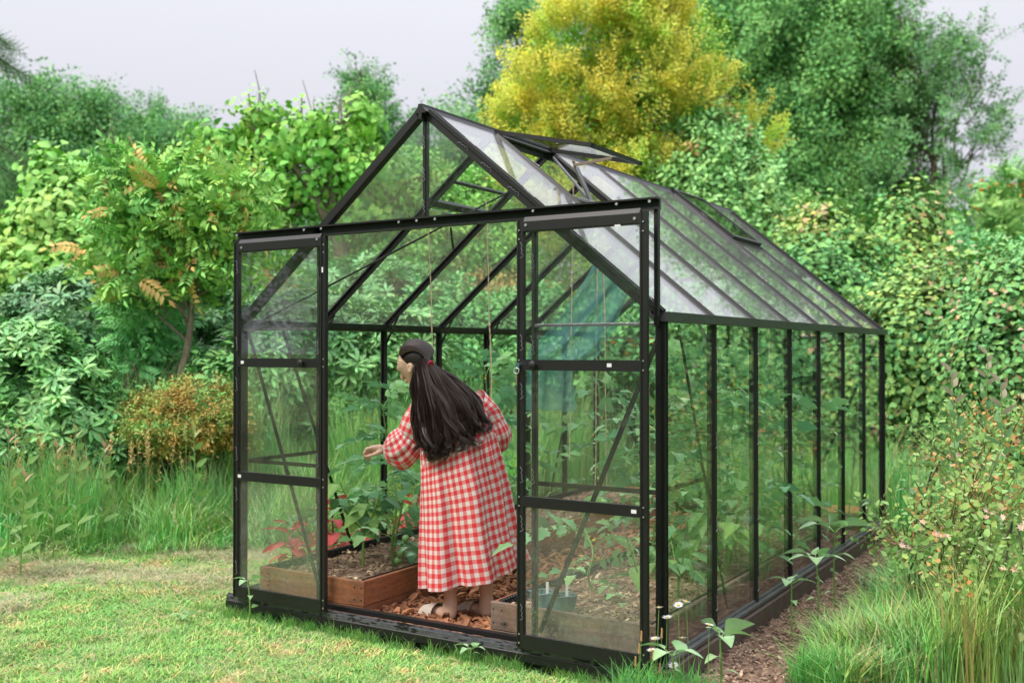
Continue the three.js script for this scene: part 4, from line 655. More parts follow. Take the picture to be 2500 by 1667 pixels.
bush('azalea', 'low rust-coloured azalea on the left between green rhododendrons', 'shrub', 8.4, 440, [[420, 1005, 80, 38], [500, 1000, 75, 40], [450, 1050, 100, 36], [360, 1040, 55, 34], [560, 1050, 40, 40]], G.fine, M.leafSolid, 2000, { seed: 18, colA: [0.48, 0.30, 0.07], colB: [0.18, 0.42, 0.11], scale: 0.45, cs: 3, shell: 0.5 });
{ // dead twigs
  const D = 9.3, base = atGround(300, D), t = thing('dead_twig_bush', 'bare grey-brown twigs of a dead shrub beside the rust azalea', 'shrub', base), r = rng(77), B = [];
  for (let k = 0; k < 34; k++) { const e = at(230 + 190 * r(), 880 + 170 * r(), D - 0.3 + 0.5 * r()).sub(base); forkInto(B, r, V((r() - 0.5) * 0.4, 0.25, (r() - 0.5) * 0.3), e, 0.010, 1); }
  limbs(t, 'branches', B, M.barkPale, 4);
}
bush('bramble', 'broad-leaved bramble thicket at the foot of the left shrubs', 'shrub', 9.0, 330, [[330, 1090, 120, 45], [480, 1090, 110, 45]], G.ivy, M.leafSolid, 567, { seed: 19, colA: [0.15, 0.34, 0.12], colB: [0.26, 0.46, 0.16], gap: -0.4 });
bush('hazel_shrub', 'yellow-green shrub with large round leaves in front of the far left trees', 'shrub', 12.5, 180, [[150, 480, 60, 70], [170, 560, 110, 80], [90, 630, 100, 70], [220, 640, 110, 80], [160, 700, 170, 60]], G.big, M.leafSolid, 1215, { seed: 20, colA: [0.26, 0.48, 0.10], colB: [0.42, 0.54, 0.14], scale: 0.8, gap: -0.3 });

// the small tree with the pale forked trunk
tree('walnut_sapling', 'small tree with a pale forked trunk and orange-tipped feathery leaves', 'tree', 9.2, [[432, 1200], [440, 930], [456, 850], [466, 770], [470, 690]], 0.046, [[255, 600, 55, 45], [340, 530, 75, 50], [290, 440, 60, 34], [420, 470, 75, 45], [400, 400, 60, 30], [520, 560, 80, 55], [560, 470, 65, 50], [615, 610, 55, 70], [490, 660, 60, 40], [330, 670, 60, 40], [440, 570, 60, 40]], G.feather, M.leafSolid, 1150,
  { seed: 21, colA: [0.20, 0.44, 0.12], colB: [0.42, 0.56, 0.13], pick: [0.10, [0.66, 0.44, 0.14]], bark: M.barkPale, scale: 0.7, gap: -0.1, ns: 2.4, up: 0.1, outward: 0.9, rough: 0.5, shell: 0.1 });
bush('rowan_sapling', 'slender dark sapling with fern-like leaves left of the pale trunk', 'tree', 9.6, 365, [[365, 790, 75, 110], [380, 690, 60, 70], [350, 880, 70, 60]], G.rowan, M.leafSolid, 351, { seed: 22, colA: [0.14, 0.38, 0.14], colB: [0.24, 0.48, 0.17], gap: -0.3 });
// the taller tree behind, with large leaves and open branches
tree('catalpa_tree', 'open spreading tree with large lime-green leaves left of the greenhouse ridge', 'tree', 14, [[870, 1150], [850, 700], [820, 560], [810, 430]], 0.14, [[600, 310, 65, 40], [525, 360, 50, 34], [570, 430, 60, 34], [690, 375, 55, 30], [760, 310, 55, 32], [850, 300, 60, 34], [830, 375, 75, 32], [900, 420, 60, 36], [680, 470, 80, 34], [780, 470, 50, 30], [900, 500, 60, 44], [600, 540, 80, 36]], G.big, M.leafSolid, 760,
  { seed: 23, colA: [0.22, 0.46, 0.09], colB: [0.40, 0.56, 0.11], forks: 2, gap: 0.0, ns: 2.2, scale: 0.78, up: -0.1, rough: 0.45, shell: 0.1, bark: M.barkPale });
tree('lime_tree', 'lime-green tree showing through the upper gable glass', 'tree', 15, [[1100, 1150], [1100, 800], [1080, 600]], 0.12, [[1000, 520, 130, 110], [1120, 560, 120, 110], [1000, 650, 170, 90], [1180, 660, 120, 100]], G.broad, M.leafSolid, 3240, { seed: 24, colA: [0.22, 0.44, 0.10], colB: [0.38, 0.54, 0.12], gap: -0.25 });
// the dark wood far behind on the left
const farCol = { colA: [0.12, 0.32, 0.12], colB: [0.24, 0.44, 0.15], up: 0.4, gap: -0.12, rough: 0.35, ns: 0.9, scale: 1.15, shell: 0.3 };
tree('oak_tree', 'broad dark green tree at the far left behind the hazel shrub', 'tree', 27, [[60, 1000], [70, 700], [60, 450]], 0.3, [[40, 310, 120, 90], [150, 285, 110, 70], [250, 335, 70, 80], [90, 440, 150, 80], [230, 460, 100, 90], [40, 560, 120, 80], [190, 570, 90, 70]], G.clump, M.leafSolid, 3200, { ...farCol, seed: 31 }, 'trees beyond the garden');
tree('oak_tree', 'rounded dark tree between the far left tree and the lime-green tree', 'tree', 29, [[400, 1000], [410, 700], [420, 480]], 0.3, [[440, 350, 60, 55], [370, 400, 70, 60], [470, 420, 80, 70], [400, 500, 130, 80], [540, 500, 110, 90]], G.clump, M.leafSolid, 2200, { ...farCol, seed: 32 }, 'trees beyond the garden');
tree('slender_birch', 'thin wispy treetop standing up against the sky on the left', 'tree', 30, [[355, 1000], [358, 600], [357, 300]], 0.16, [[358, 290, 38, 32], [352, 340, 40, 30]], G.fine, M.leafSolid, 260, { ...farCol, seed: 33, scale: 1.3, gap: -0.5 }, 'trees beyond the garden');
tree('slender_birch', 'wispy dark treetop showing above the lime-green tree', 'tree', 26, [[900, 1000], [890, 600], [880, 280]], 0.2, [[880, 215, 35, 32], [895, 280, 45, 40], [940, 380, 60, 70]], G.fine, M.leafSolid, 460, { ...farCol, seed: 34, scale: 1.5, gap: -0.3 }, 'trees beyond the garden');
tree('oak_tree', 'dark tree behind the greenhouse gable, left of the golden tree', 'tree', 28, [[1060, 1000], [1060, 700], [1060, 480]], 0.3, [[1040, 380, 90, 70], [1150, 330, 90, 80], [960, 480, 120, 100], [1100, 480, 140, 110], [800, 560, 200, 90]], G.clump, M.leafSolid, 2600, { ...farCol, seed: 35 }, 'trees beyond the garden');
{ // spruce just outside the left edge: its branch tips reach in
  const D = 13, base = atGround(-230, D), t = thing('spruce_tree', 'spruce whose drooping branch tips reach in at the left edge', 'tree', base), S = [], r = rng(88), L = [];
  limbs(t, 'trunk', [[[V(0, 0, 0), V(0.05, 4, 0), V(0, 8, 0)], 0.2, 0.05]], M.bark, 8);
  const sets = []; for (const [u, v, v0] of [[62, 185, 130], [18, 108, 60], [70, 400, 350], [50, 440, 380], [30, 520, 460], [-20, 300, 250], [-40, 220, 150], [-30, 600, 520]]) { const e = at(u, v, D).sub(base), s = at(-230, v0 - 60, D).sub(base); s.x = 0; s.z = 0; const m = s.clone().lerp(e, 0.6).add(V(0, 0.12, 0)); S.push([[s, m, e], 0.03, 0.006]); const c = new THREE.CatmullRomCurve3([s, m, e]); for (let k = 0; k < 46; k++) { const f = 0.45 + 0.55 * r(), p = c.getPoint(f), T = c.getTangent(f), q = new THREE.Quaternion().setFromUnitVectors(V(0, 1, 0), T.addScaledVector(rv(r), 0.5).add(V(0, -0.35, 0)).normalize()); const k2 = 0.4 + 0.5 * r(); sets.push([new THREE.Matrix4().compose(p, q.multiply(new THREE.Quaternion().setFromAxisAngle(V(0, 1, 0), r() * 6)), V(k2, k2, k2)), [0.10 + 0.06 * r(), 0.22 + 0.1 * r(), 0.10]]); } }
  limbs(t, 'branches', S, M.bark, 4); scatter(t, 'crown', G.needle[0], M.leaf, sets);
}
// the golden tree and the big green trees on the right
tree('golden_maple', 'large tree with golden yellow shoots over green leaves', 'tree', 17, [[1510, 1050], [1520, 700], [1500, 450]], 0.24, [[1420, 330, 190, 150], [1560, 250, 190, 160], [1500, 90, 180, 120], [1660, 180, 120, 110], [1380, 470, 160, 110], [1560, 480, 220, 120], [1480, 650, 230, 110]], G.clump, M.leafSolid, 3300,
  { seed: 41, colA: [0.22, 0.44, 0.07], colB: [0.46, 0.58, 0.10], up: 0.6, gap: -0.3, shell: 0.35, scale: 0.8, ns: 1.2,
    extra: [{ name: 'golden_shoots', geos: G.fine, mat: M.leaf, colA: [0.93, 0.82, 0.11], colB: [0.62, 0.76, 0.14], pick: null, count: 3500, scale: 0.95, up: 0.9, gap: 0.16, shell: 0.5, ns: 1.35, seed: 42, rough: 0.35, list: [[1290, 300, 76, 104, -0.5], [1400, 110, 104, 114, -1.2], [1330, 200, 85, 85, -1.2], [1480, 200, 85, 114, -1.2], [1420, 320, 76, 76, -1.2], [1600, 80, 85, 76, -1.2], [1270, 420, 57, 76, -0.5], [1340, 470, 66, 57, -1.2], [1640, 170, 76, 66, -1.2], [1580, 330, 57, 76, -1.2], [1740, 210, 47, 47, -0.5], [1700, 240, 47, 42, -1.2], [1500, 480, 57, 57, -1.2], [1420, 480, 57, 47, -1.2], [1560, 420, 57, 57, -1.2], [1560, 20, 114, 66, -1.2], [1240, 530, 57, 47, -0.5], [1850, 330, 52, 66, -0.5], [1640, 450, 47, 57, -1.2], [1600, 560, 57, 57, -1.2], [1300, 620, 66, 57, -0.5]] }] });
tree('ash_tree', 'dark green tree peeping out left of the golden tree', 'tree', 22, [[1250, 1000], [1250, 600], [1250, 300]], 0.22, [[1260, 120, 60, 90], [1220, 240, 55, 70], [1300, 40, 60, 50], [1290, 300, 60, 80], [1210, 320, 50, 50]], G.clump, M.leafSolid, 900, { ...farCol, seed: 43, scale: 0.9, gap: -0.25 }, 'trees beyond the garden');
tree('great_beech', 'huge green tree filling the sky behind the greenhouse roof', 'tree', 36, [[1980, 1000], [1980, 650], [1960, 350]], 0.4, [[1760, 60, 160, 110], [1900, 60, 190, 110], [2060, 90, 160, 110], [1850, 150, 190, 130], [2040, 150, 180, 130], [1780, 260, 160, 140], [2000, 270, 200, 150], [2120, 240, 120, 140], [1900, 420, 200, 140], [2080, 430, 190, 140], [1960, 560, 230, 120], [2160, 580, 120, 110], [1780, 520, 140, 130], [2020, 680, 240, 100]], G.clump, M.leafSolid, 9000,
  { seed: 44, colA: [0.12, 0.32, 0.10], colB: [0.27, 0.48, 0.15], up: 0.35, gap: -0.15, shell: 0.35, scale: 1.6, ns: 0.55, cs: 0.6, rough: 0.3 });
tree('willow_tree', 'loose airy tree at the top right with sky showing through it', 'tree', 34, [[2260, 1000], [2270, 700], [2280, 400]], 0.2, [[2230, 170, 80, 90], [2330, 130, 90, 70], [2400, 230, 60, 80], [2290, 280, 90, 80], [2380, 370, 60, 60], [2220, 330, 80, 80], [2300, 470, 80, 70], [2210, 60, 60, 60], [2180, 480, 80, 80]], G.fine, M.leafSolid, 950, { ...farCol, seed: 45, scale: 2.0, ns: 0.6, gap: 0.0, colA: [0.14, 0.30, 0.13], colB: [0.22, 0.38, 0.16] }, 'trees beyond the garden');
tree('cherry_tree', 'small pale green tree in front of the great tree, right of the golden one', 'tree', 16, [[1760, 1000], [1760, 700], [1755, 540]], 0.09, [[1740, 380, 70, 70], [1700, 470, 80, 70], [1800, 480, 80, 70], [1760, 560, 110, 70], [1860, 600, 80, 60]], G.broad, M.leafSolid, 2025, { seed: 46, colA: [0.24, 0.44, 0.16], colB: [0.36, 0.52, 0.20], gap: -0.3, scale: 1.2, pick: [0.06, [0.5, 0.34, 0.14]] });
{ // rowan with orange berries, upper right
  const D = 22, t = tree('berry_tree', 'tree dotted with orange berries at the right edge', 'tree', D, [[2520, 1000], [2510, 750], [2480, 600]], 0.09, [[2430, 560, 80, 80], [2500, 480, 80, 60], [2520, 620, 110, 80], [2400, 660, 70, 50]], G.rowan, M.leafSolid, 1485, { seed: 47, colA: [0.18, 0.38, 0.12], colB: [0.32, 0.46, 0.14], gap: -0.2, scale: 1.7 });
  const r = rng(470), S = []; for (let k = 0; k < 120; k++) { const p = at(2360 + 180 * r(), 440 + 240 * r(), D - 0.5 + 0.8 * r()).sub(t.position); for (let j = 0; j < 4; j++) S.push([new THREE.Matrix4().makeTranslation(p.x + (r() - 0.5) * 0.05, p.y + (r() - 0.5) * 0.04, p.z + (r() - 0.5) * 0.05), [0.75, 0.2 + 0.1 * r(), 0.03]]); }
  scatter(t, 'berries', new THREE.SphereGeometry(0.024, 6, 4), M.chip, S);
}
// hedge plants behind the far end and down the right-hand side
const hedA = [0.10, 0.26, 0.09], hedB = [0.25, 0.42, 0.13];
bush('hedge_shrub', 'dense dark hedge shrub seen through the far wall of the greenhouse', 'shrub', 13.0, 1700, [[1480, 920, 180, 170], [1650, 900, 180, 190], [1800, 930, 170, 190], [1700, 800, 200, 110]], G.ivy, M.leafSolid, 4050, { seed: 51, colA: [0.10, 0.25, 0.10], colB: [0.19, 0.36, 0.13], gap: -0.5 });
bush('hedge_shrub', 'hedge shrub behind the far right corner post', 'shrub', 13.5, 2000, [[1930, 900, 140, 190], [2060, 880, 130, 190], [2000, 760, 130, 110], [2120, 1000, 110, 130]], G.ivy, M.leafSolid, 3240, { seed: 52, colA: hedA, colB: hedB, gap: -0.45, scale: 1.25 });
bush('bindweed_thicket', 'thicket of arching green shoots just above the lower end of the roof', 'shrub', 14, 2120, [[2000, 640, 60, 80], [2060, 720, 80, 90], [2150, 700, 90, 90], [2130, 810, 120, 90], [2210, 620, 50, 90]], G.ivy, M.leafSolid, 2295, { seed: 53, cs: 1.8, colA: [0.10, 0.28, 0.08], colB: [0.40, 0.46, 0.13], gap: -0.3, rough: 0.4, scale: 1.35, pick: [0.08, [0.55, 0.4, 0.2]] });
bush('bindweed_thicket', 'tangled green thicket in the middle of the right-hand hedge', 'shrub', 12, 2300, [[2240, 840, 120, 100], [2340, 770, 110, 80], [2280, 960, 140, 120], [2180, 980, 90, 130], [2420, 860, 110, 100]], G.ivy, M.leafSolid, 3105, { seed: 54, cs: 1.8, colA: [0.08, 0.24, 0.08], colB: [0.34, 0.42, 0.12], gap: -0.35, rough: 0.35, scale: 1.2, pick: [0.07, [0.5, 0.38, 0.2]] });
bush('ivy_thicket', 'dark ivy bank with dry tan tops at the right edge', 'shrub', 9.6, 2480, [[2480, 900, 110, 140], [2520, 760, 80, 80], [2500, 1050, 90, 80]], G.ivy, M.leafSolid, 1755, { seed: 55, colA: [0.11, 0.27, 0.10], colB: [0.22, 0.38, 0.12], gap: -0.45, pick: [0.1, [0.5, 0.36, 0.2]] });
bush('lilac_shrub', 'broad green shrub behind the right-hand thickets under the berry tree', 'shrub', 17, 2350, [[2260, 660, 120, 90], [2390, 690, 120, 80], [2480, 740, 120, 90], [2200, 780, 120, 110]], G.broad, M.leafSolid, 3240, { seed: 56, colA: [0.15, 0.36, 0.14], colB: [0.27, 0.46, 0.18], gap: -0.35 });
{ // orange flowers behind the glass
  const D = 10.6, t = bush('orange_flower_bush', 'bush with orange flowers seen through the right-hand door above the net', 'shrub', D, 1560, [[1480, 900, 90, 60], [1600, 880, 100, 60]], G.broad, M.leafSolid, 1080, { seed: 57, colA: hedA, colB: hedB }), r = rng(570), S = [];
  for (let k = 0; k < 46; k++) { const p = at(1470 + 180 * r(), 820 + 60 * r(), D - 0.5).sub(t.position); S.push([new THREE.Matrix4().compose(p, new THREE.Quaternion().setFromEuler(new THREE.Euler(r(), r() * 6, r())), V(2.6, 2.6, 2.6)), [0.85, 0.36, 0.02]]); }
  scatter(t, 'blossoms', starGeo, M.petal, S);
}
// more of the hedge, running on past the right edge: the wall panes mirror it
for (const [x, z, h, lab] of [[4.6, -3.2, 2.6, 'hedge shrub outside the right edge, level with the far corner'], [5.6, -6.0, 3.4, 'tall hedge shrub outside the right edge, behind the ivy bank'], [6.4, -1.2, 3.0, 'hedge shrub outside the right edge, opposite the greenhouse door'], [7.6, -9.0, 4.5, 'bushy tree outside the right edge, behind the hedge'], [7.4, 2.2, 3.0, 'hedge shrub outside the right edge, nearest the camera'], [3.6, -6.8, 3.0, 'hedge shrub just outside the right edge, beyond the willowherb'], [4.2, -9.2, 3.6, 'hedge shrub just outside the right edge, beside the berry tree']]) {
  const t = thing('hedge_shrub', lab, 'shrub', V(x, 0, z)), s = h / 3, r = rng(Math.round(x * 10)); limbs(t, 'branch', [0, 1, 2, 3].map(() => [[V((r() - 0.5) * 0.3, 0, (r() - 0.5) * 0.3), V((r() - 0.5) * s, h * 0.4, (r() - 0.5) * s), V((r() - 0.5) * 2 * s, h * 0.8, (r() - 0.5) * 2 * s)], 0.03, 0.008]), M.bark, 5);
  crown(t, 'foliage', G.ivy, M.leafSolid, [[0, h * 0.35, 0, 1.3 * s, h * 0.35, 1.3 * s], [0.3, h * 0.7, 0.2, s, h * 0.3, s], [-0.5 * s, h * 0.6, -0.4 * s, s, h * 0.3, s]], Math.round(1300 * s), { seed: Math.round(x * 13), colA: hedA, colB: hedB, gap: -0.5, scale: 1.15 });
}
// tall trees behind the camera: the front panes mirror them, not open sky
for (const [x, z, h, lab] of [[-9, 12, 8, 'tree behind the camera, farthest left'], [-4.5, 13.5, 8.5, 'tree behind the camera, second from the left'], [0.5, 14, 7.5, 'tree behind the camera, middle'], [-13, 8, 8, 'tree out of frame, level with the lawn edge'], [5.5, 12.5, 7, 'tree behind the camera, farthest right']]) {
  const t = thing('garden_tree', lab, 'tree', V(x, 0, z), 'trees behind the camera'), r = rng(Math.round(x * 10) + 400), B = [[[V(0, -0.1, 0), V(0.1, h * 0.3, 0), V(0, h * 0.6, 0.1)], 0.2, 0.08]]; limbs(t, 'trunk', B, M.bark, 8);
  crown(t, 'crown', G.clump, M.leafSolid, [[0, h * 0.6, 0, 2.4, h * 0.34, 2.4], [1.2, h * 0.42, 0.4, 1.8, h * 0.28, 1.6], [-1.2, h * 0.40, -0.2, 1.8, h * 0.28, 1.6], [0, h * 0.22, 0, 2.2, h * 0.22, 1.8]], 1500, { ...farCol, seed: Math.round(x * 7) + 300, gap: -0.4, scale: 1.5 });
}
// ---------------------------------------------------------------- the rose thicket at the right, foreground
const bloomGeo = (() => { const a = new Acc(), r = rng(61); for (let k = 0; k < 7; k++) { const g = k / 7 * 6.28; leafInto(a, V(0, 0, 0), V(Math.cos(g), 0.15 + 0.5 * r(), Math.sin(g)), V(0, 1, 0), 0.026, 0.012, { n: 2, col: tint(r, 0.5) }); } return a.geo(); })();
const MB = [[0.80, 0.50, 0.38], [0.62, 0.26, 0.08], [0.78, 0.56, 0.48]].map((c) => { const m = M.petal.clone(); m.color = lin(...c); return m; });
[[5.4, 2290, [[2290, 1290, 45, 22], [2350, 1235, 45, 22], [2225, 1335, 40, 18]], 'wild rose with spent blooms nearest the soil strip'], [5.0, 2330, [[2330, 1310, 55, 26], [2410, 1255, 55, 26]], 'wild rose in the middle of the right-hand rough'], [4.7, 2440, [[2465, 1395, 55, 32], [2380, 1445, 50, 24], [2490, 1290, 45, 32]], 'wild rose nearest the camera at the right edge'], [6.2, 2400, [[2370, 1130, 60, 24], [2470, 1085, 55, 28]], 'wild rose farther back at the right edge'], [7.4, 2250, [[2300, 1120, 45, 18], [2360, 1085, 40, 18]], 'wild rose farthest back by the corner of the greenhouse']].forEach(([D, u, L, lab], k) => {
  const t = bush('wild_rose', lab, 'rose bush', D, u, L, G.rose, M.leaf, 62, { seed: 600 + k, colA: [0.24, 0.42, 0.12], colB: [0.44, 0.50, 0.16], pick: [0.18, [0.72, 0.42, 0.14]], gap: -0.2, rough: 0.6, shell: 0.1, rad: 0.006 }, 'wild roses in the rough grass'), r = rng(640 + k);
  for (let j = 0; j < 16; j++) { const l = L[j % L.length], p = at(l[0] + (r() - 0.5) * 1.9 * l[2], l[1] - l[3] * (0.9 - 1.2 * r()), D - 0.25 + 0.2 * r()).sub(t.position), o = part('flower', bloomGeo, MB[j % 3], t); o.position.copy(p); o.rotation.set(r() * 1.5, r() * 6, r()); o.scale.set(0.5 + 0.5 * r(), 0.5 + 0.9 * r(), 0.5 + 0.5 * r()); }
});
// willowherb spires at the right edge and leafy shoots at the left
function shoot(name, label, u, D, h, n, seed, col, tipCol, group) {
  const t = thing(name, label, 'plant', atGround(u, D), group), r = rng(seed), lean = (r() - 0.5) * 0.2; part('stem', tube([V(0, 0, 0), V(lean * 0.4, h * 0.5, 0), V(lean, h, 0)], 0.006, 0.003, 5, 8), M.stem, t);
  const a = [leafM(...col), leafM(...tipCol)], g = shoot.geo ??= (() => { const c = new Acc(); leafInto(c, V(0, 0, 0.01), V(0, 0.1, 1), V(0, 1, 0), 0.12, 0.045, { n: 4, droop: 0.5 }); return c.geo(); })();
  for (let k = 0; k < n; k++) { const f = 0.15 + 0.85 * k / (n - 1), an = k * 2.4, o = part('leaf', g, a[f > 0.86 ? 1 : 0], t); o.position.set(lean * f * f, h * f, 0); orient(o, V(Math.cos(an), 0.4 + f * 0.8, Math.sin(an)), 0); o.scale.setScalar(lerp(1.35, 0.75, f)); }
}
[[20, 6.9, 0.95, 'leafy shoot at the left edge with the pinkest tip'], [70, 7.4, 1.0, 'second leafy shoot from the left edge'], [130, 7.1, 0.85, 'third leafy shoot from the left edge'], [190, 7.3, 0.95, 'fourth leafy shoot from the left edge'], [50, 6.6, 0.7, 'short leafy shoot in front of the others at the left'], [480, 7.8, 0.9, 'leafy shoot in the long grass near the left door'], [250, 7.6, 0.8, 'leafy shoot below the dead twigs']].forEach(([u, D, h, lab], k) => shoot('leafy_shoot', lab, u, D, h, 18, 720 + k, [0.24, 0.44, 0.12], k % 2 ? [0.40, 0.46, 0.16] : [0.55, 0.34, 0.22], 'leafy shoots in the long grass'));
[[2340, 6.0, 1.35, 'tall willowherb spire rising over the wild roses'], [2450, 5.6, 1.3, 'tall willowherb spire at the right edge'], [2390, 6.6, 1.45, 'tallest willowherb spire between the wild roses']].forEach(([u, D, h, lab], k) => shoot('willowherb', lab, u, D, h, 26, 740 + k, [0.20, 0.40, 0.16], [0.46, 0.40, 0.28], 'willowherb spires'));

// ---------------------------------------------------------------- sunflower seedlings
const sunLeaf = (() => { const a = new Acc(); tubeInto(a, [V(0, 0, 0), V(0, 0.012, 0.03), V(0, 0.015, 0.05)], [0.0028, 0.0024, 0.002], 4, 1, [1, 1.1, 0.7]); leafInto(a, V(0, 0.015, 0.045), V(0, 0.1, 1), V(0, 1, 0), 0.13, 0.088, { n: 7, droop: 0.75, fold: 0.25, shape: 'heart', wave: 0.02, vein: [1.2, 1.15, 1.2] }); return a.geo(); })();
const MS = [leafM(0.27, 0.50, 0.22), leafM(0.33, 0.56, 0.24), leafM(0.22, 0.46, 0.16)];
function sunflower(x, z, h, s, label, seed, few) {
  const t = thing('sunflower_seedling', label, 'seedling', V(x, 0.01, z), 'sunflower seedlings'), r = rng(seed), lx = (r() - 0.5) * 0.03; part('stem', tube([V(0, -0.02, 0), V(lx, h * 0.5, 0), V(0, h, 0)], 0.0052, 0.004, 6, 8), M.stem, t);
  const n = few ? 4 : 6; for (let k = 0; k < n; k++) { const a = k * PI / 2 * (few ? 1 : 0.68) * 1.0 + seed, o = part('leaf', sunLeaf, MS[k % 3], t); o.position.set(0, h - (k > 3 ? 0.0 : 0.012) , 0); orient(o, V(Math.cos(a), k > 3 ? 0.9 : 0.22 + 0.15 * r(), Math.sin(a)), (r() - 0.5) * 0.2); o.scale.setScalar(s * (k > 3 ? 0.55 : 0.85 + 0.3 * r())); }
  for (let k = 0; k < 3; k++) { const a = k * 2.1 + seed, o = part('leaf', sunLeaf, MS[1], t); o.position.set(lx, h * (0.25 + 0.22 * k), 0); orient(o, V(Math.cos(a), 0.15, Math.sin(a)), 0); o.scale.setScalar(s * (0.3 + 0.14 * k)); }
}
for (const [u, D, v, s, lab] of [[1757, 4.28, 1560, 1.05, 'sunflower seedling nearest the camera, broad leaves over the plinth'], [1932, 5.14, 1425, 0.75, 'sunflower seedling at the near end of the clustered three'], [1992, 5.32, 1370, 1.0, 'sunflower seedling with the widest leaves, middle of the three'], [2038, 5.75, 1300, 1.25, 'tall sunflower seedling with one leaf eaten into holes'], [2232, 7.6, 1205, 0.95, 'sunflower seedling farthest off by the corner of the greenhouse'], [2140, 6.6, 1235, 0.7, 'small sunflower seedling before the terracotta pot'], [1640, 4.12, 1600, 0.8, 'pale sunflower seedling among the daisies']]) { const g = atGround(u, D), p = at(u, v, D); sunflower(g.x, g.z, p.y, s, lab, Math.round(u), s < 0.85); }
for (const [u, v, D, s, lab] of [[606, 1420, 5.38, 0.62, 'thin seedling standing in the lawn before the left door'], [450, 1505, 5.5, 0.55, 'thin seedling on the open lawn left of the greenhouse']]) { const g = atGround(u, D), p = at(u, v, D); sunflower(g.x, g.z, p.y, s, lab, u, true); }
{ const p = groundAt(1148, 1640); sunflower(p.x, 0.16, 0.10, 0.5, 'little broad-leaved weed in front of the door sill', 77, true); }

// ---------------------------------------------------------------- daisies and plantains at the corner
const rayGeo = (() => { const a = new Acc(), r = rng(5); for (let k = 0; k < 18; k++) { const g = k / 18 * 6.28 + r() * 0.1; leafInto(a, V(Math.cos(g) * 0.005, 0, Math.sin(g) * 0.005), V(Math.cos(g), 0.35 + 0.2 * r(), Math.sin(g)), V(0, 1, 0), 0.018, 0.0048, { n: 2, droop: 0.3, shape: 'obov', col: [1, 1, 1] }); } return a.geo(); })();
const eyeGeo = new THREE.SphereGeometry(0.006, 10, 6, 0, 6.3, 0, PI / 2), MW = (() => { const m = M.petal.clone(); m.color = lin(0.82, 0.82, 0.88); return m; })(), eyeM = std({ color: lin(0.75, 0.5, 0.04), roughness: 0.9 });
[[1609, 1484, 'daisy standing highest before the corner post'], [1629, 1508, 'daisy just right of the corner post'], [1657, 1478, 'left one of the two touching daisies'], [1676, 1470, 'right one of the two touching daisies'], [1732, 1526, 'daisy by itself before the first wall post'], [1600, 1560, 'daisy low against the foot of the right-hand door'], [1666, 1558, 'small ragged daisy in front of the plinth'], [1591, 1588, 'lowest daisy, drooping among the plantains'], [1645, 1625, 'daisy half hidden behind the pale seedling']].forEach(([u, v, lab], k) => {
  const D = 4.16 + 0.02 * (k % 4), g = atGround(u - 8 + (k * 5) % 17, D), p = at(u, v, D), t = thing('daisy', lab, 'daisy', g, 'daisies at the corner of the greenhouse'), e = p.clone().sub(g); part('stem', tube([V(0, 0, 0), V(e.x * 0.3, e.y * 0.5, e.z * 0.3), e], 0.0018, 0.0014, 5, 8), M.stem, t);
  const f = part('petals', rayGeo, MW, t); f.position.copy(e); f.rotation.set((k % 3 - 1) * 0.25, k, 0.15); const y = part('flower_centre', eyeGeo, eyeM, t); y.position.copy(e).y += 0.001;
});
[[1566, 1558, 'plantain head highest, at the foot of the right-hand door'], [1561, 1589, 'plantain head lower left, at the foot of the right-hand door'], [1616, 1551, 'plantain head before the corner post'], [1595, 1604, 'plantain head below the lowest daisy'], [1611, 1637, 'plantain head nearest the bottom edge'], [1552, 1620, 'thin plantain head farthest left']].forEach(([u, v, lab], k) => {
  const D = 4.14 + 0.02 * (k % 3), g = atGround(u + (k * 7) % 13 - 6, D), e = at(u, v, D).sub(g), t = thing('plantain', lab, 'plantain', g, 'plantains at the corner of the greenhouse'); part('stem', tube([V(0, 0, 0), V(e.x * 0.4, e.y * 0.5, 0), e], 0.0016, 0.0013, 5, 6), M.stem, t);
  const h = part('seed_head', tube([V(0, -0.012, 0), V(0, 0, 0), V(0.001, 0.022, 0), V(0, 0.03, 0)], 0.0052, 0.003, 8, 8), std({ color: lin(0.46, 0.27, 0.12), roughness: 1 }), t); h.position.copy(e);
});
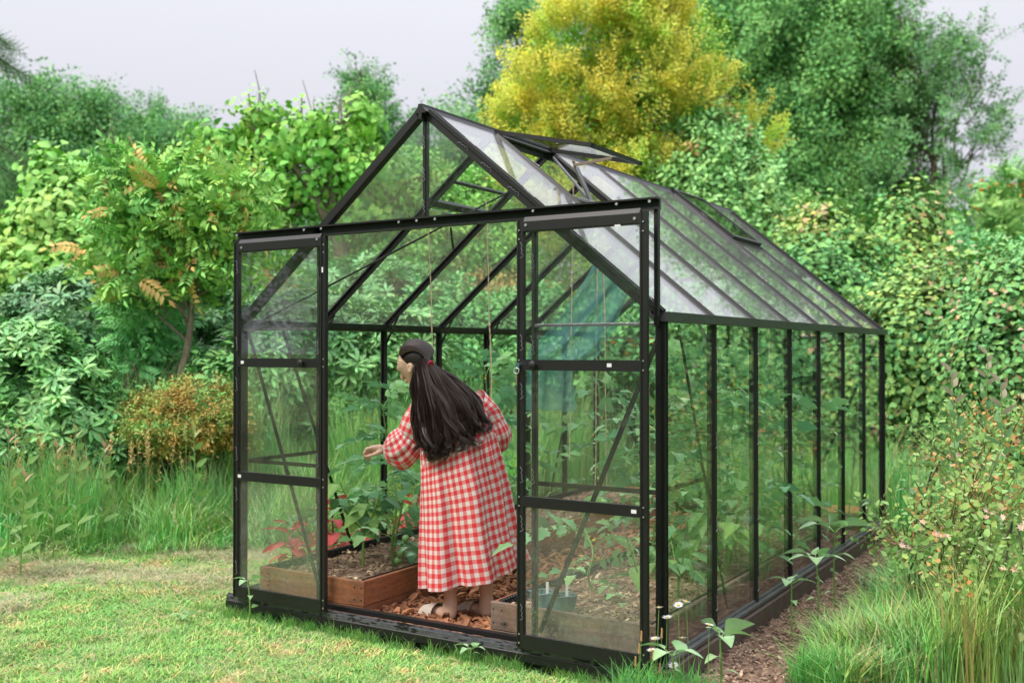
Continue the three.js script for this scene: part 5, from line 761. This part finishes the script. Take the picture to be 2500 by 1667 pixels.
// ---------------------------------------------------------------- the person in the doorway
// a closed surface round a distance field, on a grid of its own (surface nets)
function netMesh(f, lo, hi, cell) {
  const n = [0, 1, 2].map((k) => Math.ceil((hi[k] - lo[k]) / cell) + 1), S = [1, n[0], n[0] * n[1]], D = new Float32Array(n[0] * n[1] * n[2]);
  for (let z = 0, i = 0; z < n[2]; z++) for (let y = 0; y < n[1]; y++) for (let x = 0; x < n[0]; x++, i++) D[i] = f(lo[0] + x * cell, lo[1] + y * cell, lo[2] + z * cell);
  const acc = new Acc(), id = new Int32Array(D.length).fill(-1), E = [[0, 1], [0, 2], [0, 4], [1, 3], [1, 5], [2, 3], [2, 6], [3, 7], [4, 5], [4, 6], [5, 7], [6, 7]];
  for (let z = 0; z < n[2] - 1; z++) for (let y = 0; y < n[1] - 1; y++) for (let x = 0; x < n[0] - 1; x++) {
    const i = x + y * S[1] + z * S[2], d = []; let neg = 0; for (let c = 0; c < 8; c++) { d[c] = D[i + (c & 1) + (c >> 1 & 1) * S[1] + (c >> 2) * S[2]]; if (d[c] < 0) neg++; }
    if (!neg || neg === 8) continue;
    let px = 0, py = 0, pz = 0, k = 0; for (const [a, b] of E) if ((d[a] < 0) !== (d[b] < 0)) { const t = d[a] / (d[a] - d[b]); px += lerp(a & 1, b & 1, t); py += lerp(a >> 1 & 1, b >> 1 & 1, t); pz += lerp(a >> 2, b >> 2, t); k++; }
    id[i] = acc.v(lo[0] + (x + px / k) * cell, lo[1] + (y + py / k) * cell, lo[2] + (z + pz / k) * cell);
  }
  for (let z = 1; z < n[2] - 1; z++) for (let y = 1; y < n[1] - 1; y++) for (let x = 1; x < n[0] - 1; x++) { const i = x + y * S[1] + z * S[2]; for (let a = 0; a < 3; a++) { const j = i + S[a]; if ((D[i] < 0) === (D[j] < 0)) continue; const u = S[(a + 1) % 3], v = S[(a + 2) % 3], q = [id[i], id[i - u], id[i - u - v], id[i - v]]; if (q.some((t) => t < 0)) continue; D[i] < 0 ? acc.q(q[0], q[1], q[2], q[3]) : acc.q(q[3], q[2], q[1], q[0]); } }
  return acc.geo();
}
const smin = (a, b, k) => { const h = Math.max(k - Math.abs(a - b), 0) / k; return Math.min(a, b) - h * h * k * 0.25; };
const cone = (a, b, ra, rb) => { const bx = b[0] - a[0], by = b[1] - a[1], bz = b[2] - a[2], L = bx * bx + by * by + bz * bz; return (x, y, z) => { const px = x - a[0], py = y - a[1], pz = z - a[2], t = clamp((px * bx + py * by + pz * bz) / L, 0, 1), dx = px - bx * t, dy = py - by * t, dz = pz - bz * t; return Math.sqrt(dx * dx + dy * dy + dz * dz) - lerp(ra, rb, t); }; };
const blob = (c, r) => (x, y, z) => { const X2 = (x - c[0]) / r[0], Y2 = (y - c[1]) / r[1], Z2 = (z - c[2]) / r[2], k = Math.sqrt(X2 * X2 + Y2 * Y2 + Z2 * Z2); return (k - 1) * Math.min(r[0], r[1], r[2]); };
const blend = (list, k) => (x, y, z) => { let d = 1e9; for (const f of list) d = d > 1e8 ? f(x, y, z) : smin(d, f(x, y, z), k); return d; };

const HER = (() => { const p = atGround(1130, 5.5); return thing('person', 'person with long dark hair in a red and white checked dress reaching into the bed', 'person', p); })();
HER.rotation.y = camera.rotation.y;      // she stands side-on to the doorway: x to the right, z back towards the lawn
const skinM = phys({ color: lin(0.66, 0.44, 0.33), roughness: 0.55 });
{
  const F = 0.055;   // she stands on the bark
  const legs = blend([
    cone([-0.02, 0.86, -0.02], [-0.065, 0.47, 0.0], 0.085, 0.055), cone([-0.065, 0.47, 0.0], [-0.068, 0.33, 0.012], 0.050, 0.050), cone([-0.068, 0.33, 0.012], [-0.066, F + 0.07, 0.03], 0.046, 0.030), cone([-0.066, F + 0.07, 0.03], [-0.068, F + 0.028, 0.042], 0.032, 0.030), cone([-0.068, F + 0.030, 0.03], [-0.165, F + 0.022, -0.05], 0.032, 0.026), cone([-0.165, F + 0.022, -0.05], [-0.20, F + 0.018, -0.075], 0.024, 0.016),
    cone([0.09, 0.86, -0.04], [0.115, 0.47, -0.06], 0.085, 0.056), cone([0.115, 0.47, -0.06], [0.118, 0.34, -0.045], 0.051, 0.051), cone([0.118, 0.34, -0.045], [0.128, F + 0.07, -0.02], 0.047, 0.031), cone([0.128, F + 0.07, -0.02], [0.13, F + 0.03, -0.010], 0.034, 0.031), cone([0.13, F + 0.032, -0.02], [0.045, F + 0.024, -0.085], 0.034, 0.028), cone([0.045, F + 0.024, -0.085], [0.0, F + 0.018, -0.115], 0.026, 0.016),
  ], 0.03);
  const trunk = blend([
    cone([0.045, 0.88, -0.03], [0.0, 1.0, -0.03], 0.12, 0.10), cone([0.0, 1.0, -0.03], [-0.07, 1.16, -0.06], 0.10, 0.105), cone([-0.20, 1.165, -0.07], [0.055, 1.175, -0.075], 0.050, 0.048), cone([-0.10, 1.22, -0.08], [-0.20, 1.33, -0.09], 0.052, 0.045),
    cone([-0.225, 1.175, -0.07], [-0.285, 0.985, -0.09], 0.046, 0.036), cone([-0.285, 0.985, -0.09], [-0.445, 0.945, -0.12], 0.036, 0.021),
    cone([0.065, 1.175, -0.08], [0.150, 1.03, -0.14], 0.040, 0.034), cone([0.150, 1.03, -0.14], [0.06, 0.97, -0.33], 0.036, 0.022),
  ], 0.035);
  const g1 = netMesh((x, y, z) => smin(legs(x, y, z), trunk(x, y, z), 0.03), [-0.52, 0.03, -0.42], [0.27, 1.42, 0.16], 0.011);
  // head: a skull, the face turned left and down, ear towards us
  const fwd = V(-0.80, -0.42, -0.36).normalize(), up = V(-0.42, 0.88, -0.10), side = V().crossVectors(fwd, up).normalize(); up.crossVectors(side, fwd).normalize();   // side points towards the camera or away
  const c = V(-0.262, 1.405, -0.085), W = (f, u, s) => { const p = c.clone().addScaledVector(fwd, f).addScaledVector(up, u).addScaledVector(side, s); return [p.x, p.y, p.z]; }, toCam = side.z > 0 ? 1 : -1;
  const head = blend([blob(W(-0.012, 0.022, 0), [0.092, 0.092, 0.078]), cone(W(0.025, 0.01, 0), W(0.050, -0.085, 0), 0.070, 0.028), cone(W(0.0, -0.03, toCam * 0.035), W(0.045, -0.085, toCam * 0.012), 0.036, 0.022), cone(W(0.0, -0.03, -toCam * 0.035), W(0.045, -0.085, -toCam * 0.012), 0.036, 0.022), cone(W(-0.03, -0.05, 0), W(-0.06, -0.14, 0), 0.048, 0.044)], 0.03);
  const bits = blend([cone(W(0.092, 0.005, 0), W(0.108, -0.028, 0), 0.008, 0.011), cone(W(0.092, -0.052, 0), W(0.094, -0.056, 0), 0.012, 0.011), cone(W(0.082, 0.02, toCam * 0.03), W(0.080, 0.02, toCam * 0.034), 0.014, 0.014), cone(W(0.082, 0.02, -toCam * 0.03), W(0.080, 0.02, -toCam * 0.034), 0.014, 0.014)], 0.012);
  const earO = blob(W(-0.005, -0.012, toCam * 0.076), [0.017, 0.031, 0.017]), earI = blob(W(0.000, -0.010, toCam * 0.092), [0.008, 0.018, 0.010]), earO2 = blob(W(-0.005, -0.012, -toCam * 0.076), [0.017, 0.031, 0.017]);
  const lo = c.clone().sub(V(0.17, 0.20, 0.16)), hi = c.clone().add(V(0.17, 0.16, 0.16));
  const g2 = netMesh((x, y, z) => { let d = smin(head(x, y, z), bits(x, y, z), 0.014); d = smin(d, Math.max(earO(x, y, z), -earI(x, y, z)), 0.006); return smin(d, earO2(x, y, z), 0.006); }, [lo.x, lo.y, lo.z], [hi.x, hi.y, hi.z], 0.0045);
  // the hand that reaches out: palm, four fingers curled to a pinch, thumb from the side of the palm
  const H = [-0.445, 0.945, -0.12], P = (x, y, z) => [H[0] + x, H[1] + y, H[2] + z];
  const palm = [cone(P(0.02, 0, 0), P(-0.015, -0.004, 0.0), 0.020, 0.019), cone(P(-0.015, 0.010, 0.008), P(-0.052, 0.008, 0.016), 0.015, 0.013), cone(P(-0.015, -0.010, -0.004), P(-0.050, -0.018, -0.008), 0.015, 0.012), cone(P(-0.015, 0, 0), P(-0.054, -0.004, 0.004), 0.016, 0.013)];
  const finger = (a, b, d, e, r) => [cone(a, b, r, r * 0.95), cone(b, d, r * 0.95, r * 0.85), cone(d, e, r * 0.85, r * 0.72)];
  const fingers = [finger(P(-0.052, 0.010, 0.016), P(-0.084, 0.002, 0.020), P(-0.100, -0.020, 0.018), P(-0.100, -0.036, 0.012), 0.0088), finger(P(-0.055, 0.002, 0.006), P(-0.088, -0.010, 0.006), P(-0.102, -0.034, 0.004), P(-0.098, -0.050, 0.0), 0.0090), finger(P(-0.053, -0.008, -0.003), P(-0.082, -0.024, -0.006), P(-0.092, -0.046, -0.007), P(-0.084, -0.060, -0.008), 0.0086), finger(P(-0.050, -0.017, -0.011), P(-0.072, -0.033, -0.017), P(-0.078, -0.050, -0.018), P(-0.070, -0.060, -0.016), 0.0075)];
  const thumb = [cone(P(-0.008, -0.012, 0.016), P(-0.040, -0.026, 0.030), 0.013, 0.010), cone(P(-0.040, -0.026, 0.030), P(-0.070, -0.036, 0.026), 0.0098, 0.0085), cone(P(-0.070, -0.036, 0.026), P(-0.092, -0.040, 0.016), 0.0085, 0.0070)];
  const pf = blend(palm, 0.012), ff = fingers.map((x) => blend(x, 0.004)), tf = blend(thumb, 0.006);
  const g3 = netMesh((x, y, z) => { let d = pf(x, y, z); for (const q of ff) d = smin(d, q(x, y, z), 0.004); return smin(d, tf(x, y, z), 0.008); }, [H[0] - 0.13, H[1] - 0.09, H[2] - 0.05], [H[0] + 0.055, H[1] + 0.05, H[2] + 0.065], 0.003);
  part('body', mergeGeometries([g1, g2, g3]), skinM, HER);
  // hair drawn back over the skull
  const hm = phys({ color: lin(0.034, 0.023, 0.019), roughness: 0.42, sheen: 0.25, sheenColor: lin(0.5, 0.45, 0.45), sheenRoughness: 0.5 }), hm2 = hm.clone(); hm2.color = lin(0.018, 0.013, 0.012);
  const cap = blob(W(-0.020, 0.028, 0), [0.093, 0.093, 0.083]), cutF = V(c.x, c.y, c.z).addScaledVector(fwd, 0.022).addScaledVector(up, 0.01), cutN = fwd.clone().addScaledVector(up, -0.62).normalize();
  const capGeo = netMesh((x, y, z) => { const pl = (x - cutF.x) * cutN.x + (y - cutF.y) * cutN.y + (z - cutF.z) * cutN.z; return Math.max(cap(x, y, z), pl); }, [lo.x, lo.y, lo.z], [hi.x, hi.y, hi.z], 0.005);
  const blobR = (d) => 1 / Math.hypot(d.x / 0.0945, d.y / 0.0945, d.z / 0.0845);
  const a = new Acc(), r = rng(4242), tie = V(-0.178, 1.425, 0.018);
  const strand = (P, w0, w1, seg) => { const Q = new THREE.CatmullRomCurve3(P).getPoints(seg), k = 0.55 + 1.1 * r() * r() + 0.2 * r(), col = [k * (1 + 0.15 * r()), k, k]; tubeInto(a, Q, Q.map((_, i) => lerp(w0, w1, Math.pow(i / seg, 3))), 5, 1, col, 0.45); };
  // over the skull to the tie
  const cc = V(...W(-0.020, 0.028, 0)), dir = (f, u, s) => V(...W(f, u, s)).sub(c).normalize();
  for (let k = 0; k < 620; k++) {
    const th = lerp(-1.2, 1.2, r()), ct = Math.cos(th), s = Math.sin(th) * toCam, A = [dir(0.80 - 0.45 * Math.abs(s), 0.52 * ct + 0.12, s * 0.80), dir(0.35, 0.95 * ct + 0.10, s * 1.0), dir(-0.35, 0.85 * ct + 0.10, s * 0.95), dir(-0.85, 0.25 * ct, s * 0.7 + 0.2 * toCam), tie.clone().sub(cc).normalize()], C = new THREE.CatmullRomCurve3(A), P = [], lift = 0.005 * r();
    for (let q = 0; q <= 12; q++) { const f = q / 12, d = C.getPoint(f).normalize(), o = blobR(d); P.push(cc.clone().addScaledVector(d, o * (f < 0.08 ? 0.985 : 1.0) + (0.009 + lift) * Math.sin(PI * Math.min(1, f + 0.08)) + Math.pow(f, 6) * 0.028)); }
    strand(P, 0.0030, 0.0024, 22);
  }
  // the long fall of hair down the back: s runs from her left edge to her right edge as seen
  const fall = (s, q, len) => {
    const L = (A) => { const x = s * (A.length - 1), i = Math.min(A.length - 2, Math.floor(x)), t = x - i; return A[i].clone().lerp(A[i + 1], t); };
    const root = L([V(-0.262, 1.385, 0.012), V(-0.235, 1.42, 0.022), V(-0.205, 1.44, 0.016), V(-0.178, 1.425, 0.010), V(-0.170, 1.40, -0.01)]), high = L([V(-0.258, 1.28, 0.035), V(-0.205, 1.30, 0.060), V(-0.150, 1.315, 0.060), V(-0.100, 1.335, 0.045), V(-0.065, 1.345, 0.02)]);
    const mid = L([V(-0.248, 1.12, 0.085), V(-0.165, 1.13, 0.115), V(-0.075, 1.16, 0.115), V(0.010, 1.20, 0.090), V(0.075, 1.225, 0.050)]), low = L([V(-0.232, 1.00, 0.120), V(-0.130, 1.00, 0.150), V(-0.040, 1.04, 0.145), V(0.040, 1.08, 0.120), V(0.115, 1.13, 0.070)]), end = L([V(-0.215, 0.945, 0.135), V(-0.130, 0.925, 0.165), V(-0.045, 0.955, 0.160), V(0.045, 1.00, 0.130), V(0.140, 1.075, 0.075)]);
    const sp = (p, k) => p.add(V((r() - 0.5) * k, (r() - 0.5) * k * 0.6, (r() - 0.6) * k));
    const P = [sp(root, 0.014), sp(high, 0.03), sp(mid, 0.04), sp(low, 0.045)], e = sp(end, 0.05), R = 0.013 + 0.013 * r(), ph = s * 14 + q, hand = r() < 0.8 ? 1 : -1, last = P[3];
    for (let j = 1; j <= 6; j++) { const f = j / 6, p = last.clone().lerp(e, f * len); p.x += Math.sin(ph + f * 5.2) * R * hand * Math.min(1, f * 2); p.z += Math.cos(ph + f * 5.2) * R * Math.min(1, f * 2); if (f > 0.8) p.y += (f - 0.8) * 0.09; P.push(p); }
    return P;
  };
  for (let k = 0; k < 64; k++) {                               // locks: strands that share a path, a length and a wave
    const s = clamp((k % 32 + 0.1 + 0.8 * r()) / 32, 0, 1), len = 0.75 + 0.6 * r(), R = 0.018 + 0.024 * r(), turn = 3.4 + 3.2 * r(), ph = r() * 6.28, hand = r() < 0.7 ? 1 : -1, L = fall(s, 0, 1), e = L[3].clone().lerp(L[9], 1.0), C = new THREE.CatmullRomCurve3([L[1], L[2], L[3], e]);
    for (let j = 0; j < 26; j++) {
      const o = V((r() - 0.5) * 0.030, (r() - 0.5) * 0.02, (r() - 0.5) * 0.020), l2 = len * (0.85 + 0.25 * r()), P = [L[0].clone().addScaledVector(o, 0.5), L[1].clone().add(o)];
      for (let i = 1; i <= 12; i++) { const t = i / 12, f = Math.min(1, t * l2), over = Math.max(0, t * l2 - 1), p = C.getPoint(f).addScaledVector(o, 1 - 0.45 * t), g = R * Math.pow(t, 1.6), w = ph + t * turn * 1.5; p.y -= over * 0.14; p.x += Math.sin(w) * g * hand; p.z += Math.cos(w) * g * 0.7; if (t > 0.88) p.y += (t - 0.88) * 0.10 * R / 0.03; P.push(p); }
      strand(P, 0.0030, 0.0008, 34);
    }
  }
  for (let k = 0; k < 110; k++) strand(fall(r(), r() * 6, 1.25), 0.0012, 0.0006, 26);
  const hair = part('hair', a.geo(), hm.clone(), HER); hair.material.vertexColors = true; part('hair_cap', capGeo, hm2, HER);
  { const t = new THREE.TorusGeometry(0.011, 0.006, 8, 14); const o = part('hair_tie', t, std({ color: lin(0.45, 0.01, 0.06), roughness: 0.9 }), HER); o.position.set(-0.170, 1.415, 0.034); o.rotation.set(0.5, 0.3, 0); }
  { const q = W(0.030, 0.060, toCam * 0.088), q2 = W(0.012, 0.028, toCam * 0.096); part('hair_pin', tube([V(...q), V(...q2)], 0.0016, 0.0016, 5), std({ color: lin(0.6, 0.45, 0.2), metalness: 0.9, roughness: 0.3 }), HER); }
  // sandals
  const soleM = std({ color: lin(0.42, 0.22, 0.09), roughness: 0.8 }), strapM = std({ color: lin(0.58, 0.52, 0.45), roughness: 0.75 });
  for (const [hx, hz, tx, tz] of [[-0.060, 0.052, -0.215, -0.085], [0.140, 0.000, -0.015, -0.125]]) {
    const g = new THREE.Group(); g.name = 'sandal'; HER.add(g); const d = V(tx - hx, 0, tz - hz), L = d.length(); d.normalize(); const n = V(-d.z, 0, d.x), sole = new Acc(), pts = [];
    for (let k = 0; k < 28; k++) { const u = k / 28 * 2 * PI, f = 0.5 - 0.5 * Math.cos(u), w = 0.034 + 0.012 * f; pts.push(V(hx, 0, hz).addScaledVector(d, f * L).addScaledVector(n, Math.sin(u) * w)); }
    const ring = (y, e) => pts.map((p) => sole.v(p.x * 1, y, p.z, p.x * 4, p.z * 4)); const A = ring(F - 0.020), B = ring(F + 0.004); for (let k = 0; k < 28; k++) sole.q(A[(k + 1) % 28], A[k], B[k], B[(k + 1) % 28]); for (let k = 1; k < 27; k++) { sole.t(B[0], B[k + 1], B[k]); sole.t(A[0], A[k], A[k + 1]); }
    part('sole', sole.geo(), soleM, g);
    const st = new Acc(), nu = 16, nv = 8; for (let j = 0; j <= nv; j++) for (let i = 0; i <= nu; i++) { const t = i / nu * PI, f = lerp(0.42, 0.88, j / nv) - 0.10 * Math.cos(t), w = 0.052, h = lerp(0.078, 0.054, j / nv), p = V(hx, F, hz).addScaledVector(d, f * L).addScaledVector(n, Math.cos(t) * w); st.v(p.x, F + Math.sin(t) * h, p.z, i / nu, j / nv); } for (let j = 0; j < nv; j++) for (let i = 0; i < nu; i++) { const k = j * (nu + 1) + i; st.q(k, k + nu + 1, k + nu + 2, k + 1); }
    const sm = strapM.clone(); sm.side = THREE.DoubleSide; part('strap', st.geo(), sm, g);
  }
}
{ // the dress: gathered skirt, yoke, puffed sleeves, all of one checked cloth
  const PER = 4, ging = tex(512, 512, (u, v, i, j) => { const a = Math.floor(u * PER * 2) % 2, b = Math.floor(v * PER * 2) % 2, w = (R0() - 0.5) * 0.07 + ((i + j) % 3 ? 0 : -0.02), c = a && b ? [0.88, 0.23, 0.25] : a || b ? ((a ? i : j) % 2 ? [0.91, 0.56, 0.56] : [0.89, 0.51, 0.52]) : [0.90, 0.87, 0.85]; return c.map((x) => x + w); }, true);
  const S = 1 / (0.044 * PER); ging.repeat.set(S, S); ging.anisotropy = 8;
  const cloth = phys({ map: ging, roughness: 0.9, side: THREE.DoubleSide, transmission: 0.12, thickness: 0, sheen: 0.2, sheenColor: lin(0.8, 0.6, 0.6), sheenRoughness: 0.8 });
  cloth.roughness = 1;
  // rings: [centre, tilt of the ring: rise per metre in x, half width, half depth]; folds grow from the seam
  function loft(name, rings, nu, nv, cut, fold) {
    const a = new Acc(), seg = rings.length - 1; let len = 0, prev = null;
    const K = (k, f) => new THREE.CatmullRomCurve3(rings.map((q) => V(...k(q)))).getPoint(f);
    for (let j = 0; j <= nv; j++) {
      const f = j / nv, c = K((q) => q.c, f), ax = K((q) => q.u, f), az = K((q) => q.v, f); if (prev) len += c.distanceTo(prev); prev = c.clone();
      for (let i = 0; i <= nu; i++) { const t = i / nu * 2 * PI, k = 1 + fold(t, f), p = c.clone().addScaledVector(ax, Math.cos(t) * k).addScaledVector(az, Math.sin(t) * k); a.v(p.x, p.y, p.z, i / nu * cut, len); }
    }
    for (let j = 0; j < nv; j++) for (let i = 0; i < nu; i++) { const k = j * (nu + 1) + i; a.q(k, k + 1, k + nu + 2, k + nu + 1); }
    return part(name, a.geo(), cloth, dress);
  }
  const dress = new THREE.Group(); dress.name = 'dress'; dress.userData.label = 'loose red and white checked dress with puffed sleeves'; HER.add(dress);
  const sk = (t, f) => { const g = Math.pow(f, 0.7), hi = Math.exp(-f * 7); return g * (0.075 * Math.sin(5 * t + 0.8 + f * 0.8) + 0.080 * Math.sin(9 * t + 2.1 - f + Math.sin(2 * t)) + 0.042 * Math.sin(15 * t + 0.4 + f) + 0.012 * Math.sin(3 * t + 6 * f)) + hi * 0.03 * Math.sin(34 * t + 2 * Math.sin(3 * t)) + 0.026 * (1 - f) * Math.sin(21 * t + 4 * f); };
  loft('skirt', [{ c: [-0.030, 0.955, -0.005], u: [0.195, 0.085, 0.0], v: [0, 0.0, 0.135] }, { c: [-0.018, 0.86, -0.01], u: [0.205, 0.07, 0], v: [0, 0, 0.165] }, { c: [0.0, 0.70, -0.03], u: [0.225, 0.055, -0.01], v: [0.01, 0, 0.195] }, { c: [0.02, 0.48, -0.04], u: [0.245, 0.045, -0.015], v: [0.015, -0.01, 0.215] }, { c: [0.045, 0.285, -0.045], u: [0.270, 0.06, -0.02], v: [0.02, -0.02, 0.225] }], 220, 60, 1.72, sk);
  loft('bodice', [{ c: [-0.030, 0.950, -0.005], u: [0.197, 0.086, 0.0], v: [0, 0.0, 0.136] }, { c: [-0.045, 1.04, -0.02], u: [0.19, 0.06, 0], v: [0, 0.01, 0.128] }, { c: [-0.072, 1.145, -0.045], u: [0.198, 0.045, 0], v: [0, 0.02, 0.115] }, { c: [-0.088, 1.215, -0.06], u: [0.175, 0.03, 0], v: [0, 0.03, 0.095] }, { c: [-0.125, 1.272, -0.075], u: [0.085, 0.02, 0], v: [0, 0.02, 0.068] }], 96, 26, 1.15, (t, f) => 0.012 * Math.sin(9 * t + 4 * f) * (1 - f));
  const puff = (n) => (t, f) => 0.05 * Math.sin(n * t + 2 * Math.sin(5 * f)) * Math.sin(PI * f) + 0.05 * Math.exp(-f * 9) * Math.sin((n + 7) * t) + 0.06 * Math.exp(-(1 - f) * 9) * Math.sin((n + 9) * t);
  // her left arm, reaching
  loft('sleeve', [{ c: [-0.180, 1.185, -0.055], u: [0.02, 0.035, 0.075], v: [0.075, -0.065, 0] }, { c: [-0.238, 1.12, -0.06], u: [0.0, 0.02, 0.085], v: [0.075, -0.030, 0] }, { c: [-0.268, 1.045, -0.065], u: [-0.01, 0.0, 0.085], v: [0.078, -0.03, 0] }, { c: [-0.285, 1.00, -0.07], u: [-0.01, 0, 0.075], v: [0.066, -0.055, 0] }], 60, 18, 0.52, (t, f) => 0.02 * Math.sin(6 * t + 5 * f));
  loft('sleeve_puff', [{ c: [-0.280, 1.008, -0.07], u: [-0.008, 0, 0.078], v: [0.066, -0.058, 0] }, { c: [-0.318, 0.965, -0.075], u: [0, 0, 0.105], v: [0.055, -0.088, 0] }, { c: [-0.365, 0.935, -0.09], u: [0, 0, 0.11], v: [0.035, -0.098, 0] }, { c: [-0.412, 0.932, -0.105], u: [0, 0, 0.085], v: [0.012, -0.075, 0] }, { c: [-0.438, 0.940, -0.115], u: [0.0, 0.0, 0.038], v: [0.0, -0.036, 0] }], 110, 34, 0.80, puff(9));
  // her right arm, held forward
  loft('sleeve', [{ c: [0.055, 1.20, -0.06], u: [-0.02, 0.035, -0.075], v: [0.06, 0.06, 0] }, { c: [0.118, 1.135, -0.085], u: [0, 0.0, -0.085], v: [0.072, 0.04, 0] }, { c: [0.150, 1.075, -0.11], u: [0, 0.0, -0.085], v: [0.072, 0.035, 0] }], 60, 16, 0.52, (t, f) => 0.02 * Math.sin(6 * t + 5 * f));
  loft('sleeve_puff', [{ c: [0.148, 1.078, -0.11], u: [0, 0.0, -0.085], v: [0.072, 0.035, 0] }, { c: [0.172, 1.025, -0.13], u: [0, 0.03, -0.10], v: [0.085, 0.015, 0] }, { c: [0.165, 0.985, -0.19], u: [0.0, 0.07, -0.06], v: [0.085, 0.0, 0] }, { c: [0.12, 0.975, -0.25], u: [0.03, 0.06, -0.03], v: [0.055, 0.0, 0.04] }, { c: [0.085, 0.972, -0.29], u: [0.01, 0.03, 0], v: [0.02, 0, 0.02] }], 90, 30, 0.80, puff(8));
}
renderer.render(scene, camera);
